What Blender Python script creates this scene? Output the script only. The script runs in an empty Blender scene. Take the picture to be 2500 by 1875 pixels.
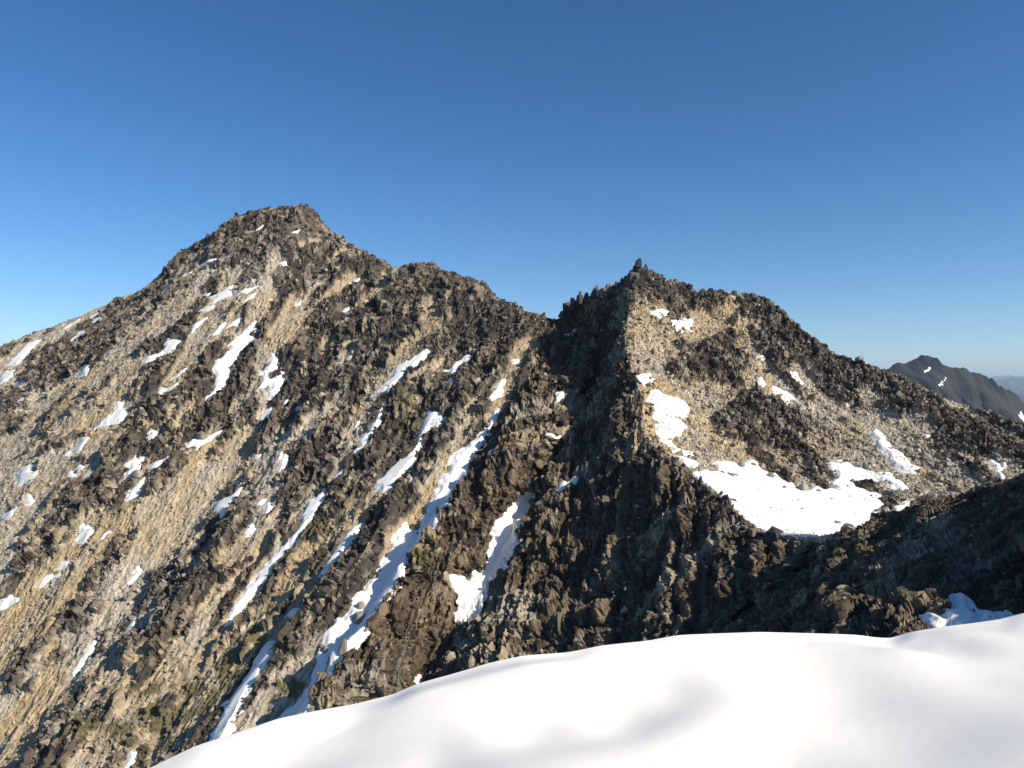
import bpy, bmesh, math, random
import numpy as np
from mathutils import Vector, Matrix
from mathutils.bvhtree import BVHTree

sc = bpy.context.scene
COL = sc.collection
random.seed(7)
RNG = np.random.default_rng(7)

# ---------------------------------------------------------------- camera
cam = bpy.data.cameras.new('camera')
cam.lens = 28.0
cam.sensor_width = 36.0
cam.clip_start = 0.05
cam.clip_end = 250000.0
cam_ob = bpy.data.objects.new('camera', cam)
cam_ob.location = (0, 0, 0)
cam_ob.rotation_euler = (math.pi / 2, 0, 0)
COL.objects.link(cam_ob)
sc.camera = cam_ob

# ---------------------------------------------------------------- sky, sun, exposure
SUN_AZ, SUN_EL = 117.0, 33.0
world = bpy.data.worlds.new('World')
sc.world = world
world.use_nodes = True
wn = world.node_tree
bg = wn.nodes['Background']
sky = wn.nodes.new('ShaderNodeTexSky')
sky.sky_type = 'NISHITA'
sky.sun_disc = False
sky.sun_elevation = math.radians(SUN_EL)
sky.sun_rotation = math.radians(SUN_AZ)
sky.altitude = 2500.0
sky.air_density = 1.0
sky.dust_density = 1.5
sky.ozone_density = 3.0
sat = wn.nodes.new('ShaderNodeHueSaturation')
sat.inputs['Saturation'].default_value = 1.20
gam = wn.nodes.new('ShaderNodeGamma')
gam.inputs['Gamma'].default_value = 1.1
wn.links.new(sky.outputs[0], gam.inputs['Color'])
wn.links.new(gam.outputs[0], sat.inputs['Color'])
wn.links.new(sat.outputs[0], bg.inputs[0])
bg.inputs[1].default_value = 0.086

sun = bpy.data.lights.new('sun', 'SUN')
sun.energy = 5.0
sun.angle = math.radians(0.53)
sun.color = (1.0, 0.93, 0.81)
sun_ob = bpy.data.objects.new('sun', sun)
COL.objects.link(sun_ob)
_a, _e = math.radians(SUN_AZ), math.radians(SUN_EL)
SUN = Vector((math.sin(_a) * math.cos(_e), math.cos(_a) * math.cos(_e), math.sin(_e)))
sun_ob.rotation_euler = SUN.to_track_quat('Z', 'Y').to_euler()
sun_ob.location = (300, -60, 260)

sc.view_settings.view_transform = 'Standard'
sc.view_settings.look = 'None'
sc.view_settings.exposure = 0.38
sc.view_settings.gamma = 1.0
sc.view_settings.use_curve_mapping = False

# ---------------------------------------------------------------- surveying: sight lines to points
F = 28.0 / 36.0 * 2212.0
CX, CY = 1106.0, 829.5

def P(x, y, Y):
    x, y, Y = np.broadcast_arrays(np.asarray(x, float), np.asarray(y, float), np.asarray(Y, float))
    return np.stack([(x - CX) / F * Y, Y, (CY - y) / F * Y], -1)

K = 0.8848
REG = {1: (0, 640, 3.5376), 2: (0, 1000, 3.5376), 3: (0, 1406, 3.5376), 4: (400, 480, 3.5376), 5: (500, 900, 3.5376),
       6: (500, 1350, 3.5376), 7: (900, 600, 3.5376), 8: (1000, 1000, 3.5376), 9: (1400, 600, 3.5376),
       10: (1875, 750, 3.5376), 11: (1550, 900, 3.5376), 12: (1875, 1100, 2.0304), 13: (1300, 1200, 2.0304), 0: (0, 0, 0.8848)}

def T(r, pts):
    ox, oy, s = REG[r]
    a = np.array([float(v) for v in pts.replace(',', ' ').split()]).reshape(-1, 2)
    return np.stack([(ox + a[:, 0] / s) * K, (oy + a[:, 1] / s) * K], -1)

# ---------------------------------------------------------------- noise
def _h(ix, iy, iz, seed):
    n = (ix.astype(np.uint32) * np.uint32(374761393)) ^ (iy.astype(np.uint32) * np.uint32(668265263)) ^ (iz.astype(np.uint32) * np.uint32(2246822519)) ^ np.uint32((seed * 3266489917) & 0xffffffff)
    n = (n ^ (n >> np.uint32(13))) * np.uint32(1274126177)
    n = (n ^ (n >> np.uint32(16))) * np.uint32(2654435761)
    n = n ^ (n >> np.uint32(15))
    return n.astype(np.float32) * np.float32(1.0 / 4294967296.0)

def vn2(x, y, seed=0):
    xi = np.floor(x); yi = np.floor(y)
    fx = (x - xi).astype(np.float32); fy = (y - yi).astype(np.float32)
    xi = xi.astype(np.int64); yi = yi.astype(np.int64)
    fx = fx * fx * (3 - 2 * fx); fy = fy * fy * (3 - 2 * fy)
    z = np.zeros(1, np.int64)
    a = _h(xi, yi, z, seed); b = _h(xi + 1, yi, z, seed); c = _h(xi, yi + 1, z, seed); d = _h(xi + 1, yi + 1, z, seed)
    return (a + (b - a) * fx) * (1 - fy) + (c + (d - c) * fx) * fy

def fbm2(x, y, o=4, seed=0, g=0.5):
    r = 0; a = 1.0; t = 0
    for i in range(o):
        r = r + a * vn2(x * 2 ** i + 17.3 * i, y * 2 ** i - 9.1 * i, seed + i); t += a; a *= g
    return r / t

def facets(s, t, cell, seed, tilt=1.0, crack=0.25):
    """angular blocks: every cell is a tilted plane of its own height, with a crevice between neighbours"""
    x = s / cell; y = t / cell
    xi = np.floor(x).astype(np.int64); yi = np.floor(y).astype(np.int64)
    b1 = np.full(x.shape, 9.0, np.float32); b2 = b1.copy()
    bx = np.zeros(x.shape, np.int64); by = bx.copy(); dx = np.zeros(x.shape, np.float32); dy = dx.copy()
    z = np.zeros(1, np.int64)
    for i in (-1, 0, 1):
        for j in (-1, 0, 1):
            cx = xi + i; cy = yi + j
            ox = (cx + _h(cx, cy, z, seed) - x).astype(np.float32); oy = (cy + _h(cx, cy, z + 1, seed) - y).astype(np.float32)
            d = ox * ox + oy * oy
            n = d < b1
            b2 = np.where(n, b1, np.minimum(b2, d))
            bx = np.where(n, cx, bx); by = np.where(n, cy, by); dx = np.where(n, ox, dx); dy = np.where(n, oy, dy)
            b1 = np.where(n, d, b1)
    r = _h(bx, by, z + 2, seed) - 0.5
    gx = _h(bx, by, z + 3, seed) - 0.5; gy = _h(bx, by, z + 4, seed) - 0.5
    e = np.sqrt(b2) - np.sqrt(b1)
    return r + tilt * (gx * dx + gy * dy) * 1.6 - crack * np.exp(-e / 0.07), r + 0.5

def sstep(a, b, x):
    t = np.clip((x - a) / (b - a), 0, 1)
    return t * t * (3 - 2 * t)

def polyd(px, py, poly):
    """signed distance to a plan polygon, positive inside"""
    d = np.full(px.shape, 1e9); ins = np.zeros(px.shape, bool)
    n = len(poly)
    for i in range(n):
        ax, ay = poly[i][0], poly[i][1]; bx, by = poly[(i + 1) % n][0], poly[(i + 1) % n][1]
        ex, ey = bx - ax, by - ay
        wx, wy = px - ax, py - ay
        t = np.clip((wx * ex + wy * ey) / (ex * ex + ey * ey + 1e-9), 0, 1)
        d = np.minimum(d, (wx - ex * t) ** 2 + (wy - ey * t) ** 2)
        c = ((ay > py) != (by > py)) & (px < (bx - ax) * (py - ay) / (by - ay + 1e-12) + ax)
        ins ^= c
    d = np.sqrt(d)
    return np.where(ins, d, -d)

def cr(tab, t):
    """Catmull-Rom through the first axis of a table at uniform knots"""
    n = tab.shape[0]
    t = np.clip(t, 0, n - 1 - 1e-6); i = np.floor(t).astype(int); f = (t - i).reshape(-1, *([1] * (tab.ndim - 1)))
    p0 = tab[np.maximum(i - 1, 0)]; p1 = tab[i]; p2 = tab[np.minimum(i + 1, n - 1)]; p3 = tab[np.minimum(i + 2, n - 1)]
    m1 = (p2 - p0) / 2; m2 = (p3 - p1) / 2
    return (2 * f**3 - 3 * f**2 + 1) * p1 + (f**3 - 2 * f**2 + f) * m1 + (-2 * f**3 + 3 * f**2) * p2 + (f**3 - f**2) * m2

def normals(G):
    a = np.gradient(G, axis=0); b = np.gradient(G, axis=1)
    n = np.cross(a, b); n /= np.linalg.norm(n, axis=-1, keepdims=True) + 1e-12
    if n[..., 2].mean() < 0: n = -n
    return n

# ---------------------------------------------------------------- mesh and object helpers
def grid_mesh(name, G, col=None, smooth=False, keep=None):
    nu, nv = G.shape[:2]
    idx = np.arange(nu * nv).reshape(nu, nv)
    q = np.stack([idx[:-1, :-1], idx[1:, :-1], idx[1:, 1:], idx[:-1, 1:]], -1).reshape(-1, 4)
    if keep is not None:
        q = q[keep[q].all(1)]
        used = np.zeros(nu * nv, bool); used[q] = True
        mp = np.cumsum(used) - 1; q = mp[q]
        V = G.reshape(-1, 3)[used]
    else:
        V = G.reshape(-1, 3); used = None
    p = V[q[0]] if len(q) else V
    me = bpy.data.meshes.new(name)
    if len(q):
        n = np.cross(V[q[:, 1]] - V[q[:, 0]], V[q[:, 2]] - V[q[:, 0]])
        if n[:, 2].sum() < 0: q = q[:, ::-1]
    me.vertices.add(len(V)); me.vertices.foreach_set('co', V.astype(np.float32).ravel())
    me.loops.add(q.size); me.loops.foreach_set('vertex_index', q.astype(np.int32).ravel())
    me.polygons.add(len(q)); me.polygons.foreach_set('loop_start', np.arange(0, q.size, 4, dtype=np.int32))
    me.polygons.foreach_set('use_smooth', np.full(len(q), smooth))
    me.update(calc_edges=True)
    if col is not None:
        c = col.reshape(-1, col.shape[-1])
        if used is not None: c = c[used]
        at = me.attributes.new('tint', 'FLOAT_COLOR', 'POINT')
        at.data.foreach_set('color', np.concatenate([c[:, :3], np.ones((len(c), 1))], 1).astype(np.float32).ravel())
    return me

def ob(name, me, mat=None, parent=None):
    o = bpy.data.objects.new(name, me)
    COL.objects.link(o)
    if mat and me and not me.materials: me.materials.append(mat)
    if parent: o.parent = parent
    return o

def tag(o, label=None, cat=None, group=None, kind=None):
    if label: o['label'] = label
    if cat: o['category'] = cat
    if group: o['group'] = group
    if kind: o['kind'] = kind
    return o

# ---------------------------------------------------------------- materials
def new_mat(name):
    m = bpy.data.materials.new(name); m.use_nodes = True
    return m, m.node_tree.nodes, m.node_tree.links, m.node_tree.nodes['Principled BSDF']

def rock_material(name, source):
    m, N, L, b = new_mat(name)
    b.inputs['Roughness'].default_value = 0.88
    b.inputs['Specular IOR Level'].default_value = 0.25
    if source == 'object':
        c = N.new('ShaderNodeObjectInfo').outputs['Color']
    else:
        a = N.new('ShaderNodeAttribute'); a.attribute_name = 'tint'
        a.attribute_type = 'INSTANCER' if source == 'instance' else 'GEOMETRY'
        c = a.outputs['Color']
    g = N.new('ShaderNodeNewGeometry')
    n1 = N.new('ShaderNodeTexNoise'); n1.inputs['Scale'].default_value = 0.55; n1.inputs['Detail'].default_value = 6; n1.inputs['Roughness'].default_value = 0.7
    L.new(g.outputs['Position'], n1.inputs['Vector'])
    r = N.new('ShaderNodeMapRange'); r.inputs[1].default_value = 0.25; r.inputs[2].default_value = 0.75; r.inputs[3].default_value = 0.62; r.inputs[4].default_value = 1.38
    L.new(n1.outputs[0], r.inputs[0])
    mx = N.new('ShaderNodeVectorMath'); mx.operation = 'SCALE'
    L.new(c, mx.inputs[0]); L.new(r.outputs[0], mx.inputs['Scale'])
    L.new(mx.outputs[0], b.inputs['Base Color'])
    n2 = N.new('ShaderNodeTexNoise'); n2.inputs['Scale'].default_value = 1.6; n2.inputs['Detail'].default_value = 5; n2.inputs['Roughness'].default_value = 0.65
    L.new(g.outputs['Position'], n2.inputs['Vector'])
    bp = N.new('ShaderNodeBump'); bp.inputs['Strength'].default_value = 0.7; bp.inputs['Distance'].default_value = 0.35
    L.new(n2.outputs[0], bp.inputs['Height']); L.new(bp.outputs[0], b.inputs['Normal'])
    return m

M_TERRAIN = rock_material('weathered rock and scree', 'vertex')
M_INST = rock_material('loose rock', 'instance')
M_ROCK = rock_material('single rock', 'object')

def snow_material(name, near):
    m, N, L, b = new_mat(name)
    b.inputs['Roughness'].default_value = 0.55
    b.inputs['Specular IOR Level'].default_value = 0.3
    g = N.new('ShaderNodeNewGeometry')
    n = N.new('ShaderNodeTexNoise'); n.inputs['Scale'].default_value = 1.2 if near else 0.12; n.inputs['Detail'].default_value = 5
    L.new(g.outputs['Position'], n.inputs['Vector'])
    cr_ = N.new('ShaderNodeMix'); cr_.data_type = 'RGBA'
    cr_.inputs[6].default_value = (0.88, 0.855, 0.80, 1) if not near else (0.93, 0.88, 0.785, 1)
    cr_.inputs[7].default_value = (0.95, 0.905, 0.82, 1)
    L.new(n.outputs[0], cr_.inputs[0]); L.new(cr_.outputs[2], b.inputs['Base Color'])
    n2 = N.new('ShaderNodeTexNoise'); n2.inputs['Scale'].default_value = 140.0 if near else 0.9; n2.inputs['Detail'].default_value = 3
    L.new(g.outputs['Position'], n2.inputs['Vector'])
    bp = N.new('ShaderNodeBump'); bp.inputs['Strength'].default_value = 0.10 if near else 0.25; bp.inputs['Distance'].default_value = 0.004 if near else 0.25
    L.new(n2.outputs[0], bp.inputs['Height']); L.new(bp.outputs[0], b.inputs['Normal'])
    return m

M_SNOW = snow_material('old firn snow', False)
M_SNOW_NEAR = snow_material('sun softened snow', True)

# ---------------------------------------------------------------- traced outlines
# snow lying on the slopes: (surface, [(sheet, outline), ...], label)
SNOW = [
 ('A', [(1, '355,668 290,685 215,730 175,770 145,805 60,890 150,880 190,835 250,770 300,720')], 'snow strip just under the far left skyline, fading into rocks at its foot'),
 ('A', [(1, '0,1000 50,940 125,935 110,980 40,1030 0,1055')], 'snow patch cut by the left edge of the picture, below the skyline strip'),
 ('A', [(1, '125,1065 190,1025 190,1045 140,1072')], 'tiny snow sliver right below the patch cut by the left picture edge'),
 ('A', [(1, '950,378 870,425 780,470 765,492 830,478 900,428 945,398')], 'upper of two parallel snow strips under the left ridge crest'),
 ('A', [(1, '992,405 920,455 830,488 768,538 830,528 880,492 950,442')], 'lower of two parallel snow strips under the left ridge crest'),
 ('A', [(1, '695,488 620,528 550,573 505,606 545,594 620,549 690,508')], 'very thin snow line running along the left ridge crest'),
 ('A', [(1, '758,572 690,598 650,638 582,692 650,678 722,628')], 'wedge of snow below the thin crest line on the left ridge'),
 ('A', [(1, '695,688 640,720 665,726 700,700')], 'small snow scrap below the wedge on the left ridge'),
 ('A', [(1, '775,935 735,885 720,900 715,935 660,985 740,985 755,960')], 'ragged snow patch at the head of a tan scree chute, far left'),
 ('A', [(1, '228,1174 190,1168 143,1212 192,1208')], 'short snow dash on grey talus at far left'),
 ('A', [(1, '248,1281 215,1284 188,1312 228,1302')], 'faint snow dash below the short dash at far left'),
 ('A', [(1, '1570,680 1530,670 1450,660 1440,690 1430,740 1370,790 1255,830 1280,852 1330,837 1420,797 1490,777 1520,715')], 'snow patch with a narrow tail under a dark crag, mid left flank'),
 ('A', [(1, '1665,78 1600,102 1560,130 1625,112')], 'thin snow sliver near the notch of the left shoulder'),
 ('A', [(1, '1462,203 1440,262 1380,297 1345,302 1400,263 1430,225')], 'narrow snow strip on the shoulder below the left bump'),
 ('A', [(1, '2015,198 1960,223 1900,263 1795,307 1860,312 1810,358 1880,332 1995,290 1992,250')], 'broken snow patch high on the peak face below the summit crags'),
 ('A', [(1, '1855,373 1790,383 1720,422 1790,412 1835,400')], 'small snow dash under the broken patch on the peak face'),
 ('A', [(1, '1828,266 1755,283 1755,290 1795,290')], 'little snow fleck left of the broken patch on the peak face'),
 ('A', [(1, '1775,482 1710,517 1662,550 1657,610 1692,572 1745,522')], 'curved snow strip above the tailed patch, mid left flank'),
 ('A', [(1, '1942,522 1900,547 1848,612 1882,597 1914,560')], 'slender snow strip left of the long white snow tongue, lower one'),
 ('A', [(1, '2093,477 2020,507 1972,558 2040,543 2085,507')], 'slender snow strip left of the long white snow tongue, upper one'),
 ('A', [(1, '2214,513 2180,518 2110,590 2000,690 1985,715 2005,740 1950,790 1880,850 1840,930 1870,975 1855,1060 1850,1100 1775,1180 1825,1152 1930,1082 1975,990 1970,930 2010,880 2060,790 2120,720 2218,655 2160,640 2150,600 2211,590')], 'long white snow tongue in the middle of the left mountain face'),
 ('A', [(4, '818,767 740,797 635,838 640,843 722,824')], 'thin snow line under the summit crags, right of the broken patch'),
 ('A', [(4, '795,826 740,856 695,908 762,874')], 'short snow strip above the top of the long snow tongue'),
 ('A', [(1, '1665,1520 1630,1555 1598,1570 1620,1597 1700,1592 1760,1562 1812,1532 1855,1502 1925,1448 1840,1488 1780,1523')], 'leaf shaped snow patch with a thin stem under a dark boulder'),
 ('A', [(1, '1310,1440 1290,1500 1288,1532 1330,1512 1358,1475 1330,1460')], 'small squarish snow patch among dark boulders left of the leaf shaped patch'),
 ('A', [(1, '1032,1203 1003,1208 1005,1265 960,1315 880,1370 843,1418 900,1392 960,1392 1040,1372 1085,1312 1092,1263 1035,1275 1050,1215')], 'branching snow patch beside tan scree with pointed top, left flank'),
 ('A', [(2, '768,248 700,243 690,290 640,330 562,393 610,382 650,382 690,352 722,300')], 'snow patch beside a tan scree chute, below the branching patch'),
 ('A', [(1, '1605,922 1540,962 1475,1008 1535,988')], 'fine snow line beside the dark rib left of the long tongue, upper one'),
 ('A', [(1, '1528,1052 1450,1088 1395,1083 1357,1142 1420,1127 1482,1092')], 'fine snow strip beside the dark rib left of the long tongue, lower one'),
 ('A', [(2, '270,500 235,485 170,520 170,560 160,600 150,642 200,642 260,602 327,570 300,535 250,530')], 'patchy snow on grey talus at the far left, middle height'),
 ('A', [(2, '132,858 80,878 30,908 0,918 0,952 60,937 102,912')], 'snow strip touching the left picture edge on grey talus'),
 ('A', [(2, '238,728 218,740 240,790 212,832 262,817 284,795 257,750')], 'little forked snow patch on grey talus above the left edge strip'),
 ('A', [(2, '1172,388 1130,440 1090,460 1067,485 1110,490 1120,520 1062,550 1070,577 1122,577 1152,542 1202,512 1268,408 1210,408 1178,430')], 'ragged snow patch wrapped round pale boulders, middle of left flank'),
 ('A', [(2, '1466,402 1400,437 1320,462 1287,528 1342,503 1402,463')], 'narrow snow strip right of the ragged boulder patch'),
 ('A', [(2, '1258,577 1210,607 1168,668 1107,708 1102,780 1152,758 1202,718 1222,652')], 'steep snow strip ending at an ochre chute below the boulder patch'),
 ('A', [(2, '845,522 780,542 720,588 792,578 834,552')], 'snow dash above a dark clump on the left talus'),
 ('A', [(2, '722,498 680,483 660,512 702,518')], 'tiny snow spot left of the snow dash on the left talus, upper one'),
 ('A', [(2, '652,560 600,537 587,562 622,583')], 'tiny snow spot left of the snow dash on the left talus, lower one'),
 ('A', [(2, '474,847 430,877 402,934 425,930 450,890')], 'curved snow fringe round a lone grey boulder, far left'),
 ('A', [(2, '717,980 703,1000 690,1070 655,1122 740,1122 798,1060 792,1028 740,1008')], 'arrow shaped snow patch at the top edge of ochre soil'),
 ('A', [(2, '928,1062 895,1078 877,1114 907,1092')], 'tiny snow dash on ochre soil right of the arrow shaped patch'),
 ('A', [(2, '582,1318 520,1328 512,1357 572,1357')], 'small snow spot on pale scree above the ochre soil'),
 ('A', [(2, '442,1427 390,1448 358,1480 352,1513 402,1492 444,1457')], 'snow patch on ochre soil near the left edge'),
 ('A', [(2, '524,1406 470,1438 458,1452 514,1432')], 'snow dash joined to the upper end of the ochre soil patch'),
 ('A', [(3, '80,168 60,198 -20,225 -20,300 0,292 60,262 150,212 157,193 100,198')], 'lowest snow patch at the left edge, on bright ochre soil'),
 ('A', [(2, '2103,677 2060,688 1990,748 1950,758 1870,808 1848,882 1932,918 1982,862 2052,762')], 'broad snow patch with streaked foot left of the dark rib, lower left flank'),
 ('A', [(2, '2086,602 2020,628 1990,654 2042,638')], 'thin snow sliver above the broad streaked patch'),
 ('A', [(2, '1182,1362 1150,1408 1172,1415 1130,1448 1096,1505 1142,1492 1218,1398')], 'steep snow patch on pale scree, lower left flank'),
 ('A', [(3, '1216,315 1165,343 1158,380 1108,438 1078,518 1015,612 1062,582 1112,512 1168,432 1178,370')], 'narrow snow strip along a reddish slab near the bottom left'),
 ('A', [(3, '818,560 768,640 718,718 656,816 702,774 752,724 802,644')], 'narrow shaded snow strip beside a brown slab near the bottom left'),
 ('A', [(3, '1128,1527 1110,1600 1070,1665 1110,1659 1152,1612 1164,1548')], 'small snow remnant in a shadowed cleft at the bottom edge'),
 ('A', [(4, '1170,286 1120,303 1112,313 1152,310')], 'tiny snow fleck near the summit, right of centre'),
 ('A', [(4, '870,240 800,285 795,292 845,281')], 'thin snow fleck near the summit, on its left slope'),
 ('A', [(4, '414,402 350,437 342,446 393,427')], 'thin snow fleck right below the left skyline of the peak'),
 ('A', [(4, '615,487 560,510 555,518 604,505')], 'small snow fleck on the upper left face of the peak'),
 ('A', [(4, '255,642 185,677 180,686 224,677')], 'small snow strip left on the peak shoulder'),
 ('A', [(4, '468,536 300,601 298,609 376,582')], 'thin snow line on the peak shoulder above the small strip'),
 ('A', [(4, '1058,562 1010,568 1040,593')], 'small snow spot under the pale scar below the summit'),
 ('A', [(4, '1710,697 1660,718 1612,748 1674,748')], 'snow patch under the ridge right of the summit'),
 ('A', [(4, '1600,957 1570,962 1538,998 1594,1004')], 'small bright snow spot below the patch under the right ridge'),
 ('A', [(4, '1194,882 1136,942 1174,932')], 'small snow wedge beside a pale buttress under the summit'),
 ('A', [(5, '581,-146 571,-86 526,-16 506,14 470,20 500,50 520,75 535,40 560,10 600,-5 640,15 675,35 631,-1 616,-46 616,-116')], 'forked snow patch above a tan rock island, right of the long tongue'),
 ('A', [(5, '525,75 500,80 490,130 452,194 500,152 560,142 575,180 535,210 545,272 590,252 640,190 680,110 725,90 660,92 640,65 560,100')], 'snow patch below a tan rock island, right of the long tongue'),
 ('A', [(5, '605,328 570,338 513,370 515,402 570,412 577,370')], 'small snow patch under a boulder pair below the rock island'),
 ('A', [(5, '858,323 800,333 776,345 800,388 842,352')], 'small snow patch on talus right of the boulder pair'),
 ('A', [(5, '718,268 690,278 676,313 702,297')], 'snow fleck between the boulder pair and the small talus patch'),
 ('A', [(7, '470,893 465,913 390,948 350,988 300,1008 240,1058 208,1110 215,1140 130,1193 92,1242 150,1247 155,1288 202,1222 272,1172 307,1122 322,1072 392,1032 472,972 534,915')], 'long snow strip on the open face left of the rounded buttress, upper half'),
 ('A', [(5, '1556,286 1520,340 1490,410 1450,470 1400,550 1350,590 1340,640 1293,700 1298,748 1382,682 1412,662 1422,592 1512,472 1532,362')], 'snow strip continuing below the long strip, its foot holding a pale boulder'),
 ('A', [(7, '882,948 840,943 810,978 750,1008 720,1038 705,1068 660,1080 705,1087 704,1114 773,1072 752,1057 772,1022 832,1007 873,987')], 'hooked snow patch under the rounded buttress'),
 ('A', [(7, '717,1137 688,1155 699,1178 725,1172')], 'tiny snow spot below the hooked patch'),
 ('A', [(5, '1930,363 1918,410 1868,480 1862,560 1838,640 1788,720 1698,788 1598,868 1528,928 1518,960 1470,985 1490,1022 1530,1034 1545,1060 1602,1034 1652,964 1722,894 1814,782 1804,752 1852,682 1872,592 1962,492 2032,492 2080,425 2030,408 2000,378')], 'snow patch with a blunt head and narrow waist, widening to a spotted foot'),
 ('A', [(5, '1328,452 1298,462 1303,498 1328,482')], 'tiny snow spot left of the strip with the pale boulder'),
 ('A', [(5, '692,742 663,790 648,874 672,864 694,790')], 'shaded snow slot beside a dark knob'),
 ('A', [(5, '664,717 638,740 643,780 664,747')], 'tiny shaded snow slot above the slot beside the dark knob'),
 ('A', [(5, '480,748 422,749 435,773 468,768')], 'small snow spot left of the dark knob'),
 ('A', [(5, '1194,871 1150,902 1100,964 1142,943 1178,908')], 'short snow strip right of the dark knob'),
 ('A', [(5, '1050,1018 1010,1058 990,1078 938,1128 868,1168 878,1210 838,1280 828,1350 788,1410 738,1480 648,1540 608,1600 555,1656 530,1702 468,1772 418,1822 358,1932 278,2032 228,2102 170,2220 204,2204 262,2134 342,2054 402,1974 462,1884 542,1794 602,1694 642,1661 692,1602 742,1532 792,1472 802,1422 882,1362 922,1302 952,1232 1012,1152 1052,1092 1040,1050')], 'long slender snow couloir down the middle of the left face'),
 ('A', [(5, '602,1183 540,1168 528,1200 533,1238 572,1217')], 'small square snow patch left of the slender couloir top'),
 ('A', [(5, '522,1132 480,1132 456,1167 492,1168')], 'small snow fleck above the small square patch'),
 ('A', [(5, '402,1352 368,1370 373,1419 428,1392')], 'small round snow patch on the dark rib left of the slender couloir'),
 ('A', [(5, '1338,1352 1290,1368 1228,1428 1188,1500 1128,1580 1088,1630 1058,1692 1008,1758 1062,1744 1112,1694 1172,1624 1232,1532 1282,1442 1324,1402')], 'snow strip between the slender couloir and the widest gully'),
 ('AB', [(8, '751,8 726,35 700,100 690,160 640,195 600,225 560,270 520,310 480,340 400,390 370,410 360,470 350,560 290,570 270,620 280,640 220,750 180,830 150,900 130,950 100,1020 70,1060'),
        (5, '1740,1358 1700,1388 1660,1428 1638,1490 1618,1580 1590,1640'), (6, '1550,70 1510,170 1490,230 1430,240 1400,290 1390,340 1310,370 1288,420 1298,460 1258,510 1198,550 1108,640 1028,720 1048,770 1058,800 1048,860 998,900 978,960 968,1010 928,1130 898,1190 828,1280 738,1370 660,1435 880,1395 905,1340 920,1230 950,1170 1090,1040 1110,960 1190,910 1220,860 1300,810 1400,640 1480,560 1580,430 1620,350 1650,250 1700,180 1690,150 1780,0'),
        (5, '1850,1480 1900,1420 2000,1370 2060,1240'), (8, '325,850 330,790 370,720 450,660 480,600 510,560 505,520 530,470 545,420 580,400 560,380 640,290 680,220 700,150 775,18')], 'widest and longest snow gully, half in shadow, running down from the notch'),
 ('B', [(8, '1112,678 1100,700 1060,700 1020,688 990,738 910,808 860,838 740,938 710,988 658,1080 680,1110 690,1180 705,1200 690,1240 710,1290 680,1330 640,1400 600,1442 540,1410 540,1470 515,1503 450,1470 330,1458 312,1470 350,1552 438,1620 440,1659 430,1750 390,1845 425,1876 472,1852 562,1752 612,1661 652,1602 692,1512 742,1432 792,1372 832,1292 902,1222 922,1182 942,1140 922,1060 952,992 1012,942 992,910 1052,832 1092,772')], 'broad snow chute with a hooked left lobe beside the big shadowed wall'),
 ('B', [(8, '1425,612 1360,657 1320,647 1245,724 1272,728 1342,683')], 'blue shaded snow sliver on the big shadowed wall'),
 ('B', [(8, '1136,806 1098,822 1105,830 1140,818')], 'tiny snow fleck right of the broad chute top'),
 ('B', [(8, '1296,228 1240,233 1196,222 1228,248 1274,248')], 'small sunlit snow ledge on the rib under the spire'),
 ('B', [(8, '717,362 687,375 703,394 742,381')], 'tiny snow spot on dark rock right of the widest gully'),
 ('AB', [(7, '1158,1170 1118,1208 1086,1270 1054,1316 1102,1294 1138,1288 1148,1250 1132,1230')], 'small snow wedge above the head of the widest gully'),
 ('A', [(7, '1294,977 1252,983 1252,1008 1284,1002')], 'tiny snow spot below the fluted buttress near the notch'),
 ('B', [(7, '1774,736 1720,773 1768,773')], 'small snow triangle just right of the notch'),
 ('B', [(7, '1648,1277 1616,1288 1628,1334 1654,1322')], 'small snow fleck on the rib between notch and spire'),
 ('A', [(6, '592,747 540,778 498,830 438,910 418,970 368,1060 328,1130 268,1200 218,1280 168,1300 168,1370 128,1450 68,1540 20,1650 158,1600 233,1512 243,1442 303,1332 343,1252 393,1152 463,1082 503,992 563,932 603,892 570,870 555,840 583,800')], 'lowest snow strip, running down behind the foreground snow with jagged shadows'),
 ('A', [(6, '783,487 743,497 732,522 760,534 789,511')], 'small snow spot on scree between two strips, lower centre'),
 ('B', [(6, '1853,1068 1808,1118 1770,1185 1834,1156')], 'small snow wedge poking up behind the foreground snow edge'),
 ('C', [(9, '873,548 780,568 690,557 676,575 710,593 780,583 842,577')], 'thin snow ledge under pale cliffs right of the spire'),
 ('C', [(9, '1018,636 990,653 950,668 858,652 850,666 920,693 980,714 1014,697')], 'notched snow patch below the thin ledge, right of the spire'),
 ('C', [(9, '902,697 872,704 895,729')], 'tiny snow spot under the notched patch'),
 ('C', [(9, '658,1107 600,1112 560,1132 485,1157 550,1162 600,1172 610,1199 643,1168 706,1161 652,1146')], 'ragged snow scrap on the crest above the oval patch'),
 ('C', [(9, '710,1246 663,1300 647,1345 690,1380 700,1442 790,1468 830,1468 900,1473 962,1442 994,1410 962,1358 872,1312 780,1287')], 'large oval snow patch beside the arete'),
 ('C', [(11, '158,418 210,450 240,480 193,490 188,540 218,580 248,632 310,660 332,640 310,600 330,570 392,562 380,532 442,512 442,490 402,458 350,418 290,403 200,402')], 'rock speckled snow patch directly under the oval patch'),
 ('C', [(9, '1634,947 1612,960 1654,974')], 'tiny snow fleck on the right hump among pale blocks'),
 ('C', [(9, '1612,1137 1592,1155 1598,1178 1640,1199 1650,1190')], 'tiny snow strip above the right hand snow blade'),
 ('C', [(9, '1914,1086 1856,1104 1880,1132 1900,1153 1960,1184 1990,1182 1952,1150')], 'snow patch among blocks under the right shoulder'),
 ('C', [(9, '1728,1226 1758,1272 1800,1302 1840,1323 1902,1322 1882,1288 1832,1267 1780,1247')], 'blade shaped snow patch on light talus, right side'),
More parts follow.
